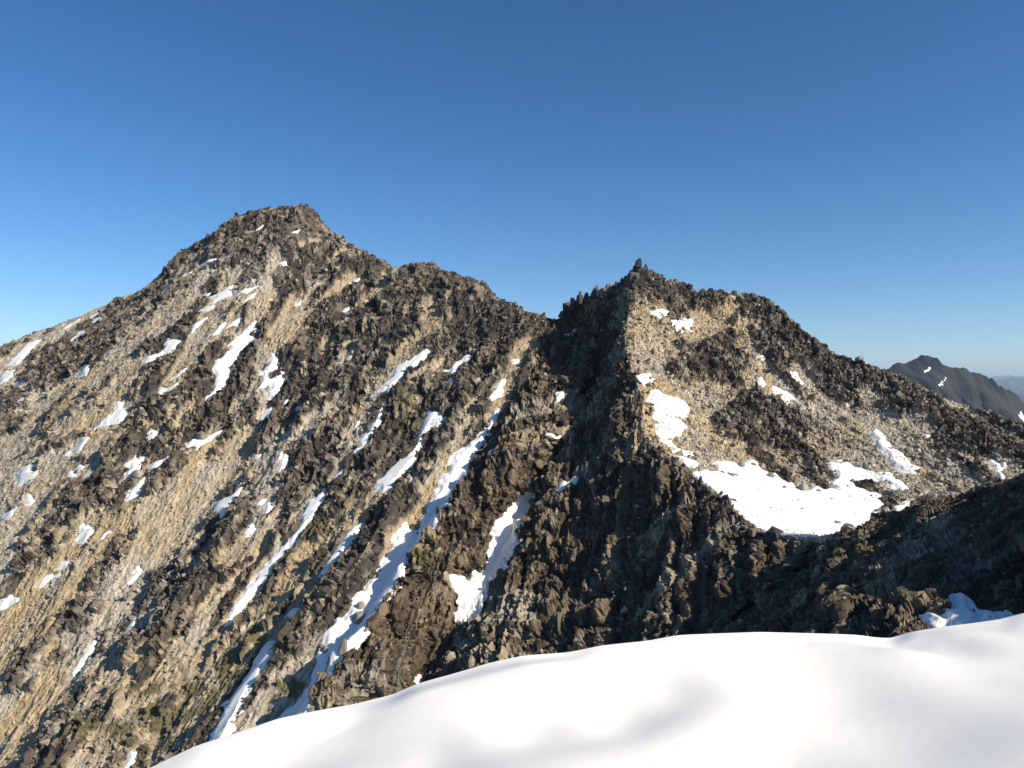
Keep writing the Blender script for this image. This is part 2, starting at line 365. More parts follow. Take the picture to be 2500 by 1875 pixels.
 ('C', [(11, '340,687 332,715 370,733 480,743 495,725 430,712')], 'small flat snow patch above the big snowfield, upper of two'),
 ('C', [(11, '342,752 380,793 430,828 500,844 546,830 532,803 440,772')], 'small flat snow patch above the big snowfield, lower of two'),
 ('C', [(11, '430,920 540,888 580,872 640,892 730,908 780,888 720,868 690,798 780,798 870,823 900,850 960,787 1030,797 1060,848 1100,878 1170,898 1220,918 1270,968 1340,988 1400,1028 1480,1058 1560,1018 1640,1038 1730,1050 1690,1000 1690,965 1750,930 1690,870 1658,818 1760,818 1800,797 1840,818 1900,858 2000,888 2100,928'),
        (10, '980,1418 1040,1428 1090,1478 1150,1508 1208,1560 1140,1573 1090,1562 1040,1522 960,1492 850,1497 740,1502 722,1522'),
        (11, '1930,1038 2000,1058 2050,1068 2112,1088 2080,1130 2152,1170 2100,1200 2090,1240 2200,1240'),
        (12, '650,268 720,243 800,272 835,297 800,330 600,360'),
        (11, '1850,1450 1600,1500 1400,1490 1200,1490 1030,1450 930,1390 880,1310 800,1230 680,1130 580,1070 480,980')], 'big bright snowfield filling the basin behind the near crest'),
 ('C', [(10, '935,1062 960,1072 1002,1120 1002,1150 1074,1195 1030,1210 1082,1228 1132,1257 1202,1307 1222,1347 1326,1400 1290,1412 1250,1434 1160,1414 1110,1384 1060,1344 1038,1290 958,1212 922,1170 958,1150 908,1120 887,1090')], 'snow strip descending towards the right end of the big snowfield'),
 ('C', [(10, '1982,1347 1930,1327 1902,1345 1950,1383 2000,1404 2014,1390')], 'snow patch at the right edge above the near dark crest, left one'),
 ('C', [(10, '2020,1327 2030,1384 2054,1370 2042,1336')], 'snow patch at the right edge above the near dark crest, right one'),
 ('C', [(10, '1960,1407 2000,1452 2020,1494 2033,1450 1992,1418')], 'snow patch at the right edge above the near dark crest, lowest one'),
 ('C', [(10, '1398,1102 1352,1103 1375,1124')], 'tiny snow spot on tan talus under the dark band, right side'),
 ('N', [(12, '950,733 930,790 900,830 850,857 800,838 776,848 830,900 1000,920 1150,890 1200,850 1208,816 1160,840 1020,840 1000,790 1000,768 985,753')], 'blue shaded pointed snow patch against the near cliff, behind the foreground snow'),
]

# dark lichen covered crags and block fields, some traced shadows painted in with them
DARK = {'A': [
 (1, '0,770 100,700 190,700 90,780 0,860'),
 (1, '1500,60 1300,220 1000,330 800,480 700,560 500,700 300,800 230,900 180,1000 330,1120 560,1000 800,860 960,740 1200,560 1480,330 1700,130 1700,50'),
 (1, '0,1100 150,1090 300,1180 200,1280 330,1330 240,1400 100,1490 0,1540'),
 (1, '1480,560 1400,620 1250,720 1180,830 1280,800 1420,730 1440,660'),
 (1, '760,1110 860,1080 920,1010 1010,940 1100,870 1000,1000 900,1120 880,1180 900,1250 760,1260 740,1200'),
 (1, '590,1300 700,1230 720,1260 640,1300'),
 (1, '640,1480 720,1420 780,1400 800,1450 740,1510 600,1560 470,1620 350,1659 470,1540'),
 (1, '1800,700 1960,650 1940,760 1860,870 1840,940 1850,1050 1700,1140 1560,1240 1400,1290 1280,1290 1400,1170 1560,1080 1640,900 1740,800'),
 (1, '2211,770 2140,860 2040,980 1960,1090 1880,1180 1780,1280 1700,1360 1660,1400 1780,1400 1880,1310 1960,1260 2080,1190 2211,1010'),  # strong crag shadows, painted as dark rock
 (1, '1300,1330 1420,1320 1480,1420 1580,1450 1520,1500 1420,1440 1330,1400'),
 (1, '1840,1400 2000,1330 2211,1210 2211,1400 2000,1500 1930,1600 1850,1659 1960,1500 1850,1460'),
 (2, '920,480 1000,450 1060,540 1060,620 980,640 940,700 980,790 860,880 740,910 640,990 560,960 540,880 640,700 720,600 860,560'),
 (2, '1600,370 1480,440 1400,520 1340,620 1260,690 1230,760 1380,740 1440,640 1540,520 1640,440'),
 (2, '1960,230 1860,330 1780,410 1900,420 1960,330'),
 (2, '380,1090 440,1060 480,1110 400,1180 380,1210'),
 (2, '1250,990 1150,1050 1000,1110 880,1220 900,1280 760,1400 700,1460 560,1640 680,1600 860,1500 960,1400 1080,1280 1180,1140'),
 (2, '2211,700 2100,770 1960,920 1880,1060 1830,1200 1760,1320 1860,1330 1960,1230 2080,1130 2211,900'),
 (2, '1700,1200 1560,1300 1400,1400 1320,1420 1350,1480 1260,1640 1500,1659 1700,1560 1720,1420 1640,1340'),
 (2, '1120,1530 1060,1620 1160,1650 1180,1560'),
 (2, '2000,1350 2150,1300 2100,1450 2050,1580 1900,1500 1850,1420'),
 (3, '900,160 760,180 600,200 480,310 300,470 180,640 60,760 0,850 0,1020 160,1000 300,1000 340,930 260,850 360,700 480,640 560,520 700,540 780,440 900,280'),
 (3, '480,700 640,580 760,560 740,680 600,720'),
 (3, '440,800 560,860 600,940 500,940'),
 (3, '860,460 960,430 960,560 860,690 800,640'),
 (3, '1060,180 1180,100 1170,180 1090,230'),
 (3, '1320,380 1180,500 1000,640 1200,620 1360,540 1560,540 1640,460 1500,420'),
 (3, '340,1430 420,1330 520,1260 520,1380 430,1470 350,1520'),  # shadow at a big block, painted as dark rock
 (3, '1350,1240 1370,1120 1470,1030 1560,1030 1500,1180 1400,1250'),
 (3, '1160,1659 1200,1480 1320,1300 1400,1350 1330,1500 1250,1620'),
 (4, '570,240 700,150 1100,80 1300,170 1330,250 1560,360 1600,420 1480,500 1300,560 1250,760 1200,850 1000,720 860,700 700,760 640,770 700,620 400,620 200,620 0,600 200,470'),
 (4, '1700,480 1800,500 1980,640 1930,700 1860,800 1750,800 1640,860 1420,980 1330,1040 1420,880 1560,740 1640,640 1480,560 1560,520'),
 (4, '1000,1300 1100,1230 1250,1170 1300,1260 1330,1340 1180,1400 1040,1480 980,1440'),
 (5, '150,230 300,150 440,0 300,60 420,-120 250,130 0,310 0,480 120,380 240,290'),
 (5, '740,250 900,100 1150,-50 1300,-50 1350,60 1100,200 950,230 800,340'),
 (5, '600,980 650,850 700,700 780,640 1050,720 1090,800 1060,950 900,1000 820,990 700,1100 640,1030'),
 (5, '1560,220 1680,150 1760,260 1820,350 1760,460 1860,640 1700,780 1500,780 1450,700 1500,560 1540,440'),
 (5, '1740,150 1900,60 2100,100 2130,220 2060,330 1900,280'),
 (5, '2211,0 2130,250 2060,400 2090,480 1900,620 1840,760 1750,880 1900,980 1950,860 2120,640 2211,500'),
 (5, '1100,1050 1300,1000 1350,1120 1200,1200 1050,1330 950,1400 900,1330 1000,1180'),
 (5, '1700,1020 1500,1180 1400,1300 1300,1420 1180,1600 1400,1659 1500,1500 1600,1300 1720,1150'),
 (6, '1080,180 1000,300 850,420 950,480 1100,430 1250,260 1330,120 1200,100'),
 (6, '640,830 700,700 820,720 900,800 880,880 700,920 600,980 470,1130 380,1250 300,1330 300,1420 430,1300 560,1180 640,1000'),
 (7, '0,80 110,110 220,230 130,340 0,420'),
 (7, '300,200 450,150 620,210 800,240 1000,300 1080,400 1290,520 1380,590 1280,620 1100,650 900,740 760,830 620,790 560,720 520,600 420,560 480,420 620,330 420,330'),
 (7, '930,810 1050,700 1200,650 1330,690 1390,760 1320,880 1240,980 1180,1080 1050,1200 930,1290 760,1260 720,1240 800,1100 950,980'),
 (7, '600,950 700,880 860,820 870,920 760,1000 660,1000'),
 (7, '1480,680 1660,740 1500,880 1400,880'),
], 'B': [
 (7, '1590,650 1760,470 1900,420 2120,350 2211,330 2211,560 1900,620 1720,750 1600,700'),
 (8, '1300,0 1900,0 1900,500 1700,620 1400,500 1150,500 1030,650 1130,900 950,1000 940,1180 700,1500 760,1659 1500,1659 1900,1500 2000,900 1800,700'),
 (13, '0,100 500,80 480,380 250,480 100,800 0,810'),
 (12, '830,300 1000,200 1269,90 1269,800 1100,800 880,560 900,420'),
 (8, '480,760 900,640 1000,520 900,420 640,420 520,480 340,760'),
 (6, '1690,180 1990,150 2060,260 2180,400 2100,560 1750,720 1700,980 1500,1080 1450,900 1400,640 1600,480'),
], 'C': [
 (9, '480,220 560,110 660,200 800,270 960,320 1060,420 1180,360 1550,400 1800,570 2211,850 2211,1180 2050,1010 1900,860 1700,720 1560,640 1400,560 1200,560 1070,460 800,440 600,370 500,330'),
 (9, '800,870 960,860 1010,950 1150,980 1130,900 1250,700 1420,760 1470,900 1550,950 1500,1060 1200,1180 800,1130 820,1050'),
 (11, '640,440 900,180 1250,200 1500,430 1450,560 1500,700 1400,780 1100,650 900,640 700,560'),
 (10, '500,700 700,640 900,740 1150,720 1330,800 1350,920 1150,960 950,880 700,850'),
 (10, '1400,1050 1600,900 1900,950 2100,1100 2211,1250 1900,1280 1600,1250 1380,1180'),
 (10, '620,440 900,500 1250,600 1500,720 1800,830 2211,1030 2211,1130 1850,950 1500,840 1200,720 900,620 640,540'),
 (9, '1700,930 1850,880 1900,1000 1840,1060 1720,1030'),
]}
# pale or ochre scree chutes: polyline, half width in metres, how ochre
CHUTE = {'A': [
 (1, '1250,480 1100,700 980,860 820,960 700,1080 520,1280 360,1500 200,1659', 5, .7),
 (1, '1010,1130 960,1260 800,1360 640,1420', 5, .9),
 (2, '830,180 760,290 700,380', 3.5, .9),
 (2, '1840,290 1680,430 1640,560 1560,680', 4, 1.0),
 (2, '1250,650 1180,800 1060,940 900,1160 760,1320 620,1500 520,1659', 5, .8),
 (2, '880,980 840,1100 600,1300 340,1450 150,1620', 7, 1.0),
 (3, '640,0 420,280 240,520 0,780', 8, .8),
 (3, '300,100 150,300 0,500', 10, 1.0),
 (3, '500,360 400,520', 2.5, 1.0),
 (3, '440,640 420,900', 3, 1.0),
 (3, '1000,660 800,850 600,1020 440,1200 200,1500 60,1659', 5, .5),
 (3, '1300,590 1100,820 1000,960', 3, 1.0),
 (3, '400,1010 300,1100 100,1300', 7, 1.0),
 (3, '1900,480 1700,760 1520,960', 3, .2),
 (4, '1640,690 1440,850 1300,960 1080,1180 950,1320', 4, .5),
 (4, '1940,680 1880,800 1680,960 1500,1200 1400,1330', 4, .6),
 (4, '1660,440 1500,500', 2.5, .3),
 (4, '1000,480 970,560 900,700', 5, .0),
 (4, '1330,370 1170,420', 2, .3),
 (4, '700,900 500,1180 300,1330', 4, .2),
 (5, '460,600 300,850 120,1000 0,1150', 5, .3),
 (5, '400,700 380,850 180,980', 4, .5),
 (5, '560,1500 480,1659', 4, .6),
 (5, '1300,1150 1200,1350 1050,1500 900,1640', 4, .6),
 (5, '1560,1080 1400,1250 1340,1330', 3, .4),
 (5, '2060,900 1900,1150 1800,1300 1650,1450 1550,1640', 3, .7),
 (6, '900,0 800,180 700,330', 6, .7),
 (6, '850,450 700,620', 3, .2),
 (6, '560,100 400,350 200,640 100,750', 4, .5),
 (7, '520,520 540,700 400,830 250,1000 120,1150', 6, .4),
 (7, '1420,830 1320,900 1230,1080 1150,1300 1060,1500', 4, .6),
], 'B': [
 (9, '200,820 170,900', 2, .6),
 (8, '1200,260 1020,220', 1.5, .5),
 (12, '580,560 600,620 560,740', 3, .6),
], 'C': [
 (9, '1400,520 1280,660 1150,760 980,740', 4, .3),
 (9, '640,1240 560,1380 640,1520 700,1600', 5, .8),
 (9, '1660,1100 1650,1200', 3, .9),
 (9, '700,1200 850,1230', 4, .7),
 (11, '300,640 250,760 420,860', 4, .7),
 (10, '860,780 1000,1000 1300,1050', 5, .1),
]}
MOSS = {'A': [
 (3, '1720,800 2150,700 2100,900 1800,1250 1600,1450 1400,1550 1000,1500 700,1380 560,1270 900,1250 1250,1000 1500,950'),
 (6, '0,1000 150,850 450,600 560,650 430,850 300,1000 150,1250 0,1450'),
 (6, '760,900 950,850 960,1000 900,1150 650,1380 450,1450 500,1250 700,1050'),
 (5, '900,1250 1100,1150 1150,1300 950,1480 800,1600 760,1500'),
 (5, '1720,220 1880,320 1820,520 1750,700 1650,600 1760,450'),
 (6, '500,380 700,420 640,560 450,580'),
], 'B': [
 (6, '1200,900 1350,1000 1500,1130 1350,1250 1200,1100'),
 (12, '200,420 500,420 700,380 600,520 300,620 120,600'),
 (8, '0,1150 300,1020 350,1150 150,1350 0,1300'),
], 'C': []}
# single boulders worth naming: surface, sheet, centre, width, height, colour (0 pale .. 1 dark), label
BOULDERS = [
 ('C', 11, 1455, 1035, 82, 70, .15, 'largest pale boulder at the upper rim of the big snowfield'),
 ('C', 11, 1692, 1015, 72, 58, .35, 'pointed boulder at the tip of the talus tongue in the snowfield'),
 ('C', 11, 1175, 930, 64, 52, .2, 'boulder standing in snow left of the talus tongue'),
 ('C', 11, 1588, 1066, 46, 26, .4, 'flat boulder on snow right of the largest pale boulder'),
 ('C', 11, 1292, 1036, 38, 30, .45, 'dark boulder alone on snow left of the largest pale boulder'),
 ('C', 11, 1230, 878, 64, 52, .3, 'brown boulder on the talus rim above the snowfield'),
 ('C', 11, 1378, 840, 72, 50, .1, 'pale rounded boulder on the talus above the snowfield'),
 ('C', 11, 1500, 1000, 62, 40, .3, 'boulder just above the largest pale boulder'),
 ('C', 11, 868, 1152, 20, 16, .7, 'small dark stone on snow near the left crest'),
 ('C', 11, 1436, 1192, 14, 11, .7, 'tiny dark stone alone in the middle of the snowfield'),
 ('C', 11, 1700, 1141, 28, 18, .4, 'small grey stone on open snow below the talus tongue'),
 ('C', 11, 1756, 1345, 54, 28, .5, 'flat grey boulder low on the snowfield near the crest'),
 ('C', 11, 1095, 832, 74, 50, .2, 'pale block at the upper left rim of the snowfield'),
 ('C', 11, 828, 928, 70, 30, .35, 'flat slab lying on the left part of the snowfield'),
 ('C', 11, 874, 932, 40, 26, .35, 'small slab right beside the flat slab on the snowfield'),
 ('C', 11, 925, 832, 54, 46, .3, 'pointed boulder at the top left edge of the snowfield'),
 ('C', 11, 1028, 840, 50, 28, .35, 'low flat boulder between two rim blocks of the snowfield'),
 ('C', 11, 2092, 1240, 52, 30, .6, 'dark boulder at the right end of the snowfield'),
 ('C', 11, 2166, 1228, 70, 46, .25, 'pale boulder cluster block at the right end of the snowfield'),
 ('C', 11, 1246, 442, 78, 62, .15, 'big pale boulder in the middle of the dark talus field'),
 ('C', 11, 1146, 252, 72, 56, .75, 'big dark boulder at the top of the dark talus field'),
 ('C', 11, 798, 1105, 24, 14, .6, 'thin stone on snow below the slab heap'),
 ('C', 10, 1532, 1336, 74, 50, .75, 'dark tilted boulder on tan talus, right side'),
 ('C', 10, 1482, 1366, 62, 40, .6, 'brown boulder touching the dark tilted boulder'),
 ('C', 10, 1372, 1282, 92, 50, .05, 'large pale slab on tan talus, right side'),
 ('C', 10, 592, 568, 112, 76, .85, 'large dark block below the right shoulder skyline'),
 ('AB', 6, 1330, 562, 104, 116, .3, 'big pale boulder standing in the widest snow gully'),
 ('AB', 6, 1350, 456, 84, 84, .35, 'boulder just above the big pale boulder in the gully'),
 ('AB', 6, 1196, 815, 80, 150, .4, 'tall rock island low in the widest snow gully'),
 ('AB', 6, 1040, 822, 44, 80, .3, 'narrow rock at the left bank of the widest gully'),
 ('AB', 6, 1000, 1096, 24, 22, .85, 'small dark stone low in the widest gully'),
 ('A', 3, 1555, 250, 108, 110, .9, 'large rounded dark boulder on the lower left flank'),
 ('A', 3, 1590, 130, 110, 90, .8, 'dark brown boulder above the large rounded dark boulder'),
 ('A', 3, 480, 1335, 90, 130, .35, 'tall grey block casting a deep shadow near the bottom left'),
 ('AB', 8, 250, 880, 44, 104, .9, 'dark rock in the shaded upper part of the widest gully'),
 ('A', 5, 915, 1018, 84, 66, .2, 'pale boulder below the dark knob'),
 ('A', 5, 1335, 668, 58, 48, .25, 'pale boulder in the foot of a snow strip'),
 ('A', 2, 460, 885, 74, 70, .6, 'lone grey boulder fringed by snow, far left'),
 ('A', 2, 1185, 545, 110, 70, .1, 'pale boulder inside the ragged snow patch'),
 ('A', 2, 1740, 215, 120, 70, .5, 'grey flat topped block above the leaf shaped snow patch'),
 ('A', 5, 385, 280, 90, 80, .9, 'black pointed boulder left of the rock island snow'),
]
# rock teeth and stacked blocks of the skyline: sheet, centre, width, height
TEETH = [
 (9, 566, 150, 56, 90), (9, 540, 225, 110, 120), (9, 590, 235, 110, 110), (9, 520, 290, 150, 120), (9, 640, 250, 90, 90), (9, 440, 330, 90, 90), (9, 345, 378, 34, 84), (9, 120, 455, 50, 90), (9, 300, 415, 120, 70), (9, 380, 400, 100, 80),
 (9, 567, 128, 30, 46), (9, 558, 168, 62, 60), (9, 545, 208, 88, 70), (9, 625, 188, 52, 56), (9, 585, 222, 120, 60), (9, 500, 255, 82, 84),
 (9, 600, 268, 150, 80), (9, 472, 305, 84, 100), (9, 560, 325, 140, 90), (9, 690, 244, 40, 50), (9, 735, 252, 36, 60), (9, 770, 258, 32, 55),
 (9, 840, 298, 42, 45), (9, 875, 293, 26, 48), (9, 945, 328, 46, 60), (9, 700, 305, 150, 90), (9, 820, 350, 140, 90), (9, 940, 380, 110, 80),
 (9, 1185, 372, 58, 58), (9, 1280, 383, 62, 42), (9, 1160, 412, 84, 60), (9, 1390, 388, 54, 42), (9, 1490, 413, 54, 42), (9, 1545, 418, 60, 50),
 (9, 1640, 443, 54, 60), (9, 1700, 490, 70, 60), (9, 1790, 555, 60, 50), (9, 1860, 584, 26, 36), (9, 1930, 620, 60, 50), (9, 2040, 698, 54, 60), (9, 2080, 750, 60, 80), (9, 2160, 820, 70, 60),
 (9, 335, 372, 58, 74), (9, 270, 398, 54, 50), (9, 192, 433, 62, 62), (9, 112, 443, 62, 80), (9, 60, 474, 74, 74), (9, 20, 505, 62, 72), (9, 400, 355, 80, 80),
 (7, 1495, 608, 52, 70), (7, 1550, 664, 34, 34), (7, 1612, 680, 74, 74), (7, 1660, 640, 70, 90), (7, 1000, 322, 64, 72), (7, 975, 312, 42, 58), (7, 1172, 480, 28, 44),
 (7, 1250, 505, 34, 44), (7, 1210, 500, 34, 36), (7, 1320, 545, 40, 40), (7, 570, 167, 36, 42), (7, 710, 243, 72, 46), (7, 440, 184, 190, 56), (7, 340, 205, 90, 50), (7, 780, 254, 44, 34), (7, 850, 275, 50, 36), (7, 912, 294, 54, 34), (7, 1040, 360, 40, 50),
 (4, 685, 171, 38, 36), (4, 770, 144, 48, 46), (4, 1242, 108, 46, 50), (4, 1285, 165, 52, 84), (4, 1090, 98, 94, 40), (4, 960, 120, 90, 36), (4, 1180, 100, 70, 40), (4, 1435, 323, 38, 42),
 (4, 1495, 343, 44, 42), (4, 1560, 383, 44, 44), (4, 1612, 427, 62, 42), (4, 1692, 472, 44, 50), (4, 1790, 518, 54, 52), (4, 1855, 543, 34, 62), (4, 1920, 593, 54, 60), (4, 1965, 642, 54, 62),
 (1, 1335, 172, 42, 30), (1, 1430, 62, 84, 120), (1, 310, 602, 54, 34), (1, 450, 572, 104, 44), (1, 242, 662, 64, 54), (1, 92, 717, 84, 54),
]

# ================================================================= the mountains
Q = 1.0   # tessellation factor
ss = lambda a, b, n: np.linspace(a, b, int(n))

class Surf: pass
SURF = {}

def finish_macro(S, G0, rib):
    S.G0 = G0
    n = normals(G0)
    S.N0 = n
    S.Gm = G0 + n * rib[..., None]
    c = S.Gm[::2, ::2]
    nu, nv = c.shape[:2]
    idx = np.arange(nu * nv).reshape(nu, nv)
    q = np.stack([idx[:-1, :-1], idx[1:, :-1], idx[1:, 1:], idx[:-1, 1:]], -1).reshape(-1, 4)
    S.bvh = BVHTree.FromPolygons(c.reshape(-1, 3).tolist(), q.tolist())
    # metric coordinates in the mean plane
    m = S.Gm.reshape(-1, 3)[::37]
    mean_n = n.reshape(-1, 3).mean(0); mean_n /= np.linalg.norm(mean_n)
    e1 = np.cross(mean_n, (0, 0, 1.0)); e1 /= np.linalg.norm(e1)
    e2 = np.cross(mean_n, e1)
    S.s = (S.Gm @ e1); S.t = (S.Gm @ e2)
    S.wx = S.Gm[..., 0]; S.wy = S.Gm[..., 1]
    S.X, S.Y = (S.qu, S.qv) if S.name in 'BN' else (S.wx, S.wy)

def row_lengths(G):
    d = np.linalg.norm(np.diff(G, axis=1), axis=-1)
    return np.concatenate([np.zeros((G.shape[0], 1)), np.cumsum(d, 1)], 1)

# ---- A: the left mountain, skyline to valley, columns follow the fall of the gullies
SKA = np.array([float(v) for v in '-160,805 -60,772 0,750 60,722 110,707 180,680 245,650 300,630 340,610 350,588 385,550 430,522 480,494 520,468 545,456 590,451 620,447 655,447 677,455 683,470 687,490 712,504 760,527 790,550 820,564 843,586 853,594 875,580 905,574 935,576 970,592 1020,608 1045,616 1062,637 1085,652 1110,662 1150,682 1172,684 1195,697 1215,715 1240,740'.replace(',', ' ').split()]).reshape(-1, 2)
def build_A():
    nu, nv, nb = int(830 * Q), int(700 * Q), int(26 * Q)
    xs = ss(-150, 1236, nu)
    jag = np.interp(xs, SKA[:, 0], SKA[:, 1])
    k = np.ones(61) / 61; smooth = np.convolve(np.pad(jag, 30, 'edge'), k, 'valid')
    v = ss(0, 1, nv) ** 1.0
    ys = smooth[:, None] + (jag - smooth)[:, None] * np.exp(-v * 16)[None]
    y = ys + v[None] * (1850 - smooth[:, None])
    cols = [(-150, '-150,800 -1150,1850'), (300, '300,630 20,950 -640,1850'), (630, '630,446 480,700 300,1000 100,1300 -150,1650 -300,1850'),
            (853, '853,592 700,800 560,1050 380,1300 200,1550 -20,1850'), (1195, '1195,695 1150,790 1075,900 1000,1030 880,1200 760,1380 640,1545 500,1750 440,1850'),
            (1240, '1240,740 1180,840 1110,940 1040,1070 915,1240 800,1420 680,1580 540,1790 500,1850')]
    DX = []
    for x0, p in cols:
        a = np.array([float(q) for q in p.replace(',', ' ').split()]).reshape(-1, 2)
        f = (a[:, 1] - a[0, 1]) / (a[-1, 1] - a[0, 1])
        DX.append(np.interp(v, f, a[:, 0] - a[0, 0]))
    DX = np.array(DX); cx = np.array([c[0] for c in cols], float)
    dx = np.empty((nu, nv))
    for j in range(nv): dx[:, j] = np.interp(xs, cx, DX[:, j])
    x = xs[:, None] + dx
    i0 = 1 / np.interp(xs, [-150, 0, 300, 630, 853, 1000, 1195, 1240], [690, 672, 645, 612, 548, 505, 450, 442])
    i1 = 1 / np.interp(xs, [-150, 300, 630, 853, 1195, 1240], [338, 312, 288, 262, 226, 222])
    iY = i0[:, None] * (1 - v) + i1[:, None] * v
    G = P(x, y, 1 / iY)
    # far side of the ridge
    d = (ss(1, 0, nb + 1)[:-1] ** 1.6 * 170)
    back = G[:, :1] + np.stack([0.15 * d, d, -0.75 * d], -1)[None]
    G = np.concatenate([back, G], 1)
    S = Surf(); S.name = 'A'; S.nb = nb
    L = row_lengths(G); L = L - L[:, nb:nb + 1]
    S.qu = np.repeat((xs / F * 520)[:, None], G.shape[1], 1) + 9 * fbm2(L / 60, L * 0 + xs[:, None] / 90, 3, 5)
    S.qv = L
    S.u = np.repeat(xs[:, None], G.shape[1], 1)
    S.v = np.concatenate([np.zeros(nb), v])[None].repeat(nu, 0)
    fade = sstep(0, 18, np.abs(L)) * sstep(1245, 1150, S.u)
    r1 = 1 - np.abs(2 * fbm2(S.qu / 46, L / 260, 3, 11) - 1)
    r2 = 1 - np.abs(2 * fbm2(S.qu / 19, L / 120, 3, 12) - 1)
    rib = fade * (0.4 + 0.6 * sstep(300, 850, S.u)) * ((r1 - 0.6) * 10 + (r2 - 0.6) * 5.5)
    finish_macro(S, G, rib)
    return S

# ---- B: the arete with the spire, its shadowed wall, the rib and the two snow gullies, and the near crest on the right
Y1 = lambda y: 1 / (0.002222 + (y - 695) * 1.927e-6)
BT = [  # crest, wall, gully two, rib, gully one
 [(1205, 692, 452), (1204.5, 694, 452), (1204, 696, 451), (1202, 698, 450), (1195, 701, 449)],
 [(1262, 645, 440), (1258, 690, 441), (1240, 727, 445), (1220, 737, 436), (1160, 777, Y1(777))],
 [(1340, 620, 425), (1315, 700, 424), (1275, 790, 427), (1245, 782, 412), (1120, 842, Y1(842))],
 [(1378, 592, 405), (1345, 740, 400), (1270, 850, 406), (1228, 850, 388), (1078, 899, Y1(899))],
 [(1352, 730, 375), (1322, 850, 374), (1235, 932, 380), (1190, 925, 362), (1035, 972, Y1(972))],
 [(1384, 855, 345), (1305, 960, 341), (1190, 1017, 358), (1130, 1000, 341), (985, 1047, Y1(1047))],
 [(1398, 950, 318), (1290, 1080, 315), (1130, 1112, 337), (1040, 1092, 325), (915, 1152, Y1(1152))],
 [(1480, 1017, 292), (1300, 1190, 291), (1065, 1227, 316), (935, 1215, 306), (830, 1272, Y1(1272))],
 [(1555, 1077, 272), (1320, 1285, 270), (1005, 1332, 296), (845, 1320, 287), (740, 1412, Y1(1412))],
 [(1640, 1150, 252), (1370, 1385, 243), (930, 1462, 276), (800, 1440, 263), (640, 1547, Y1(1547))],
 [(1740, 1166, 240), (1490, 1430, 212), (880, 1602, 246), (740, 1580, 245), (560, 1672, Y1(1672))],
 [(1800, 1164, 238), (1620, 1450, 162), (960, 1800, 190), (800, 1800, 200), (520, 1800, 215)],
 [(1900, 1126, 228), (1770, 1450, 124), (1150, 1950, 135), (1000, 2000, 140), (760, 2050, 150)],
 [(2000, 1090, 220), (1925, 1450, 112), (1350, 2000, 100), (1150, 2100, 105), (900, 2200, 115)],
 [(2110, 1060, 206), (2080, 1450, 108), (1620, 2000, 82), (1420, 2150, 88), (1200, 2300, 95)],
 [(2212, 1026, 186), (2235, 1450, 104), (1900, 2000, 70), (1750, 2200, 74), (1600, 2400, 80)],
 [(2350, 960, 158), (2420, 1450, 92), (2300, 2000, 60), (2200, 2300, 62), (2100, 2500, 65)],
 [(2600, 900, 130), (2700, 1450, 80), (2700, 2000, 50), (2700, 2300, 50), (2700, 2600, 50)]]
def build_wall(name, u0, u1, nu, vmax, nv, power):
    tab = np.array(BT, float)
    # steep banks stand proud of both gullies
    w = np.clip((np.arange(18) - 0.5) / 4, 0, 1)[:, None] * np.clip((15 - np.arange(18)) / 4, 0.3, 1)[:, None]
    lip = tab[:, 1] * .26 + tab[:, 2] * .74; lip[:, 2:] -= 8 * w
    bank = tab[:, 3] * .32 + tab[:, 4] * .68; bank[:, 2:] -= 7 * w
    tab = np.stack([tab[:, 0], tab[:, 1], lip, tab[:, 2], tab[:, 3], bank, tab[:, 4]], 1)
    tab[..., 2] = 1 / tab[..., 2]
    nb = 8
    us, vs = ss(u0, u1, nu), vmax * ss(0, 1, nv) ** power
    g = cr(tab, us)
    g = np.transpose(cr(np.transpose(g, (1, 0, 2)), vs), (1, 0, 2))
    G = P(g[..., 0], g[..., 1], 1 / g[..., 2])
    d = ss(1, 0, nb + 1)[:-1] * 14
    back = G[:, :1] + np.stack([0.45 * d, 0.2 * d, -1.1 * d], -1)[None]
    G = np.concatenate([back, G], 1)
    S = Surf(); S.name = name; S.nb = nb
    L = row_lengths(G); L = L - L[:, nb:nb + 1]
    S.qu = np.repeat(np.cumsum(np.r_[0, np.linalg.norm(np.diff(G[:, nb + nv // 3], axis=0), axis=1)])[:, None], G.shape[1], 1)
    S.qv = L
    S.u = np.repeat(us[:, None], G.shape[1], 1); S.v = np.concatenate([np.zeros(nb), vs])[None].repeat(nu, 0)
    fade = sstep(0, 8, np.abs(L)) * sstep(0.2, 1.6, S.u)
    if name == 'B':
        r1 = 1 - np.abs(2 * fbm2(S.qu / 21, L / 70, 3, 31) - 1)
        r2 = fbm2(S.qu / 9, L / 34, 3, 32) - 0.5
        rib = fade * ((r1 - 0.6) * 8 + r2 * 6) * (1 - .6 * np.exp(-((S.v - 3) / .35) ** 2)) * sstep(5.95, 5.2, S.v)
    else:
        r1 = 1 - np.abs(2 * fbm2(S.qu / 14, L / 30, 3, 33) - 1)
        rib = fade * ((r1 - 0.6) * 5.5 + (fbm2(S.qu / 6, L / 9, 3, 34) - .5) * 4.0) * (1 - .9 * np.exp(-((S.u - 14) / .75) ** 2 - ((S.v - .78) / .3) ** 2))
    finish_macro(S, G, rib)
    return S

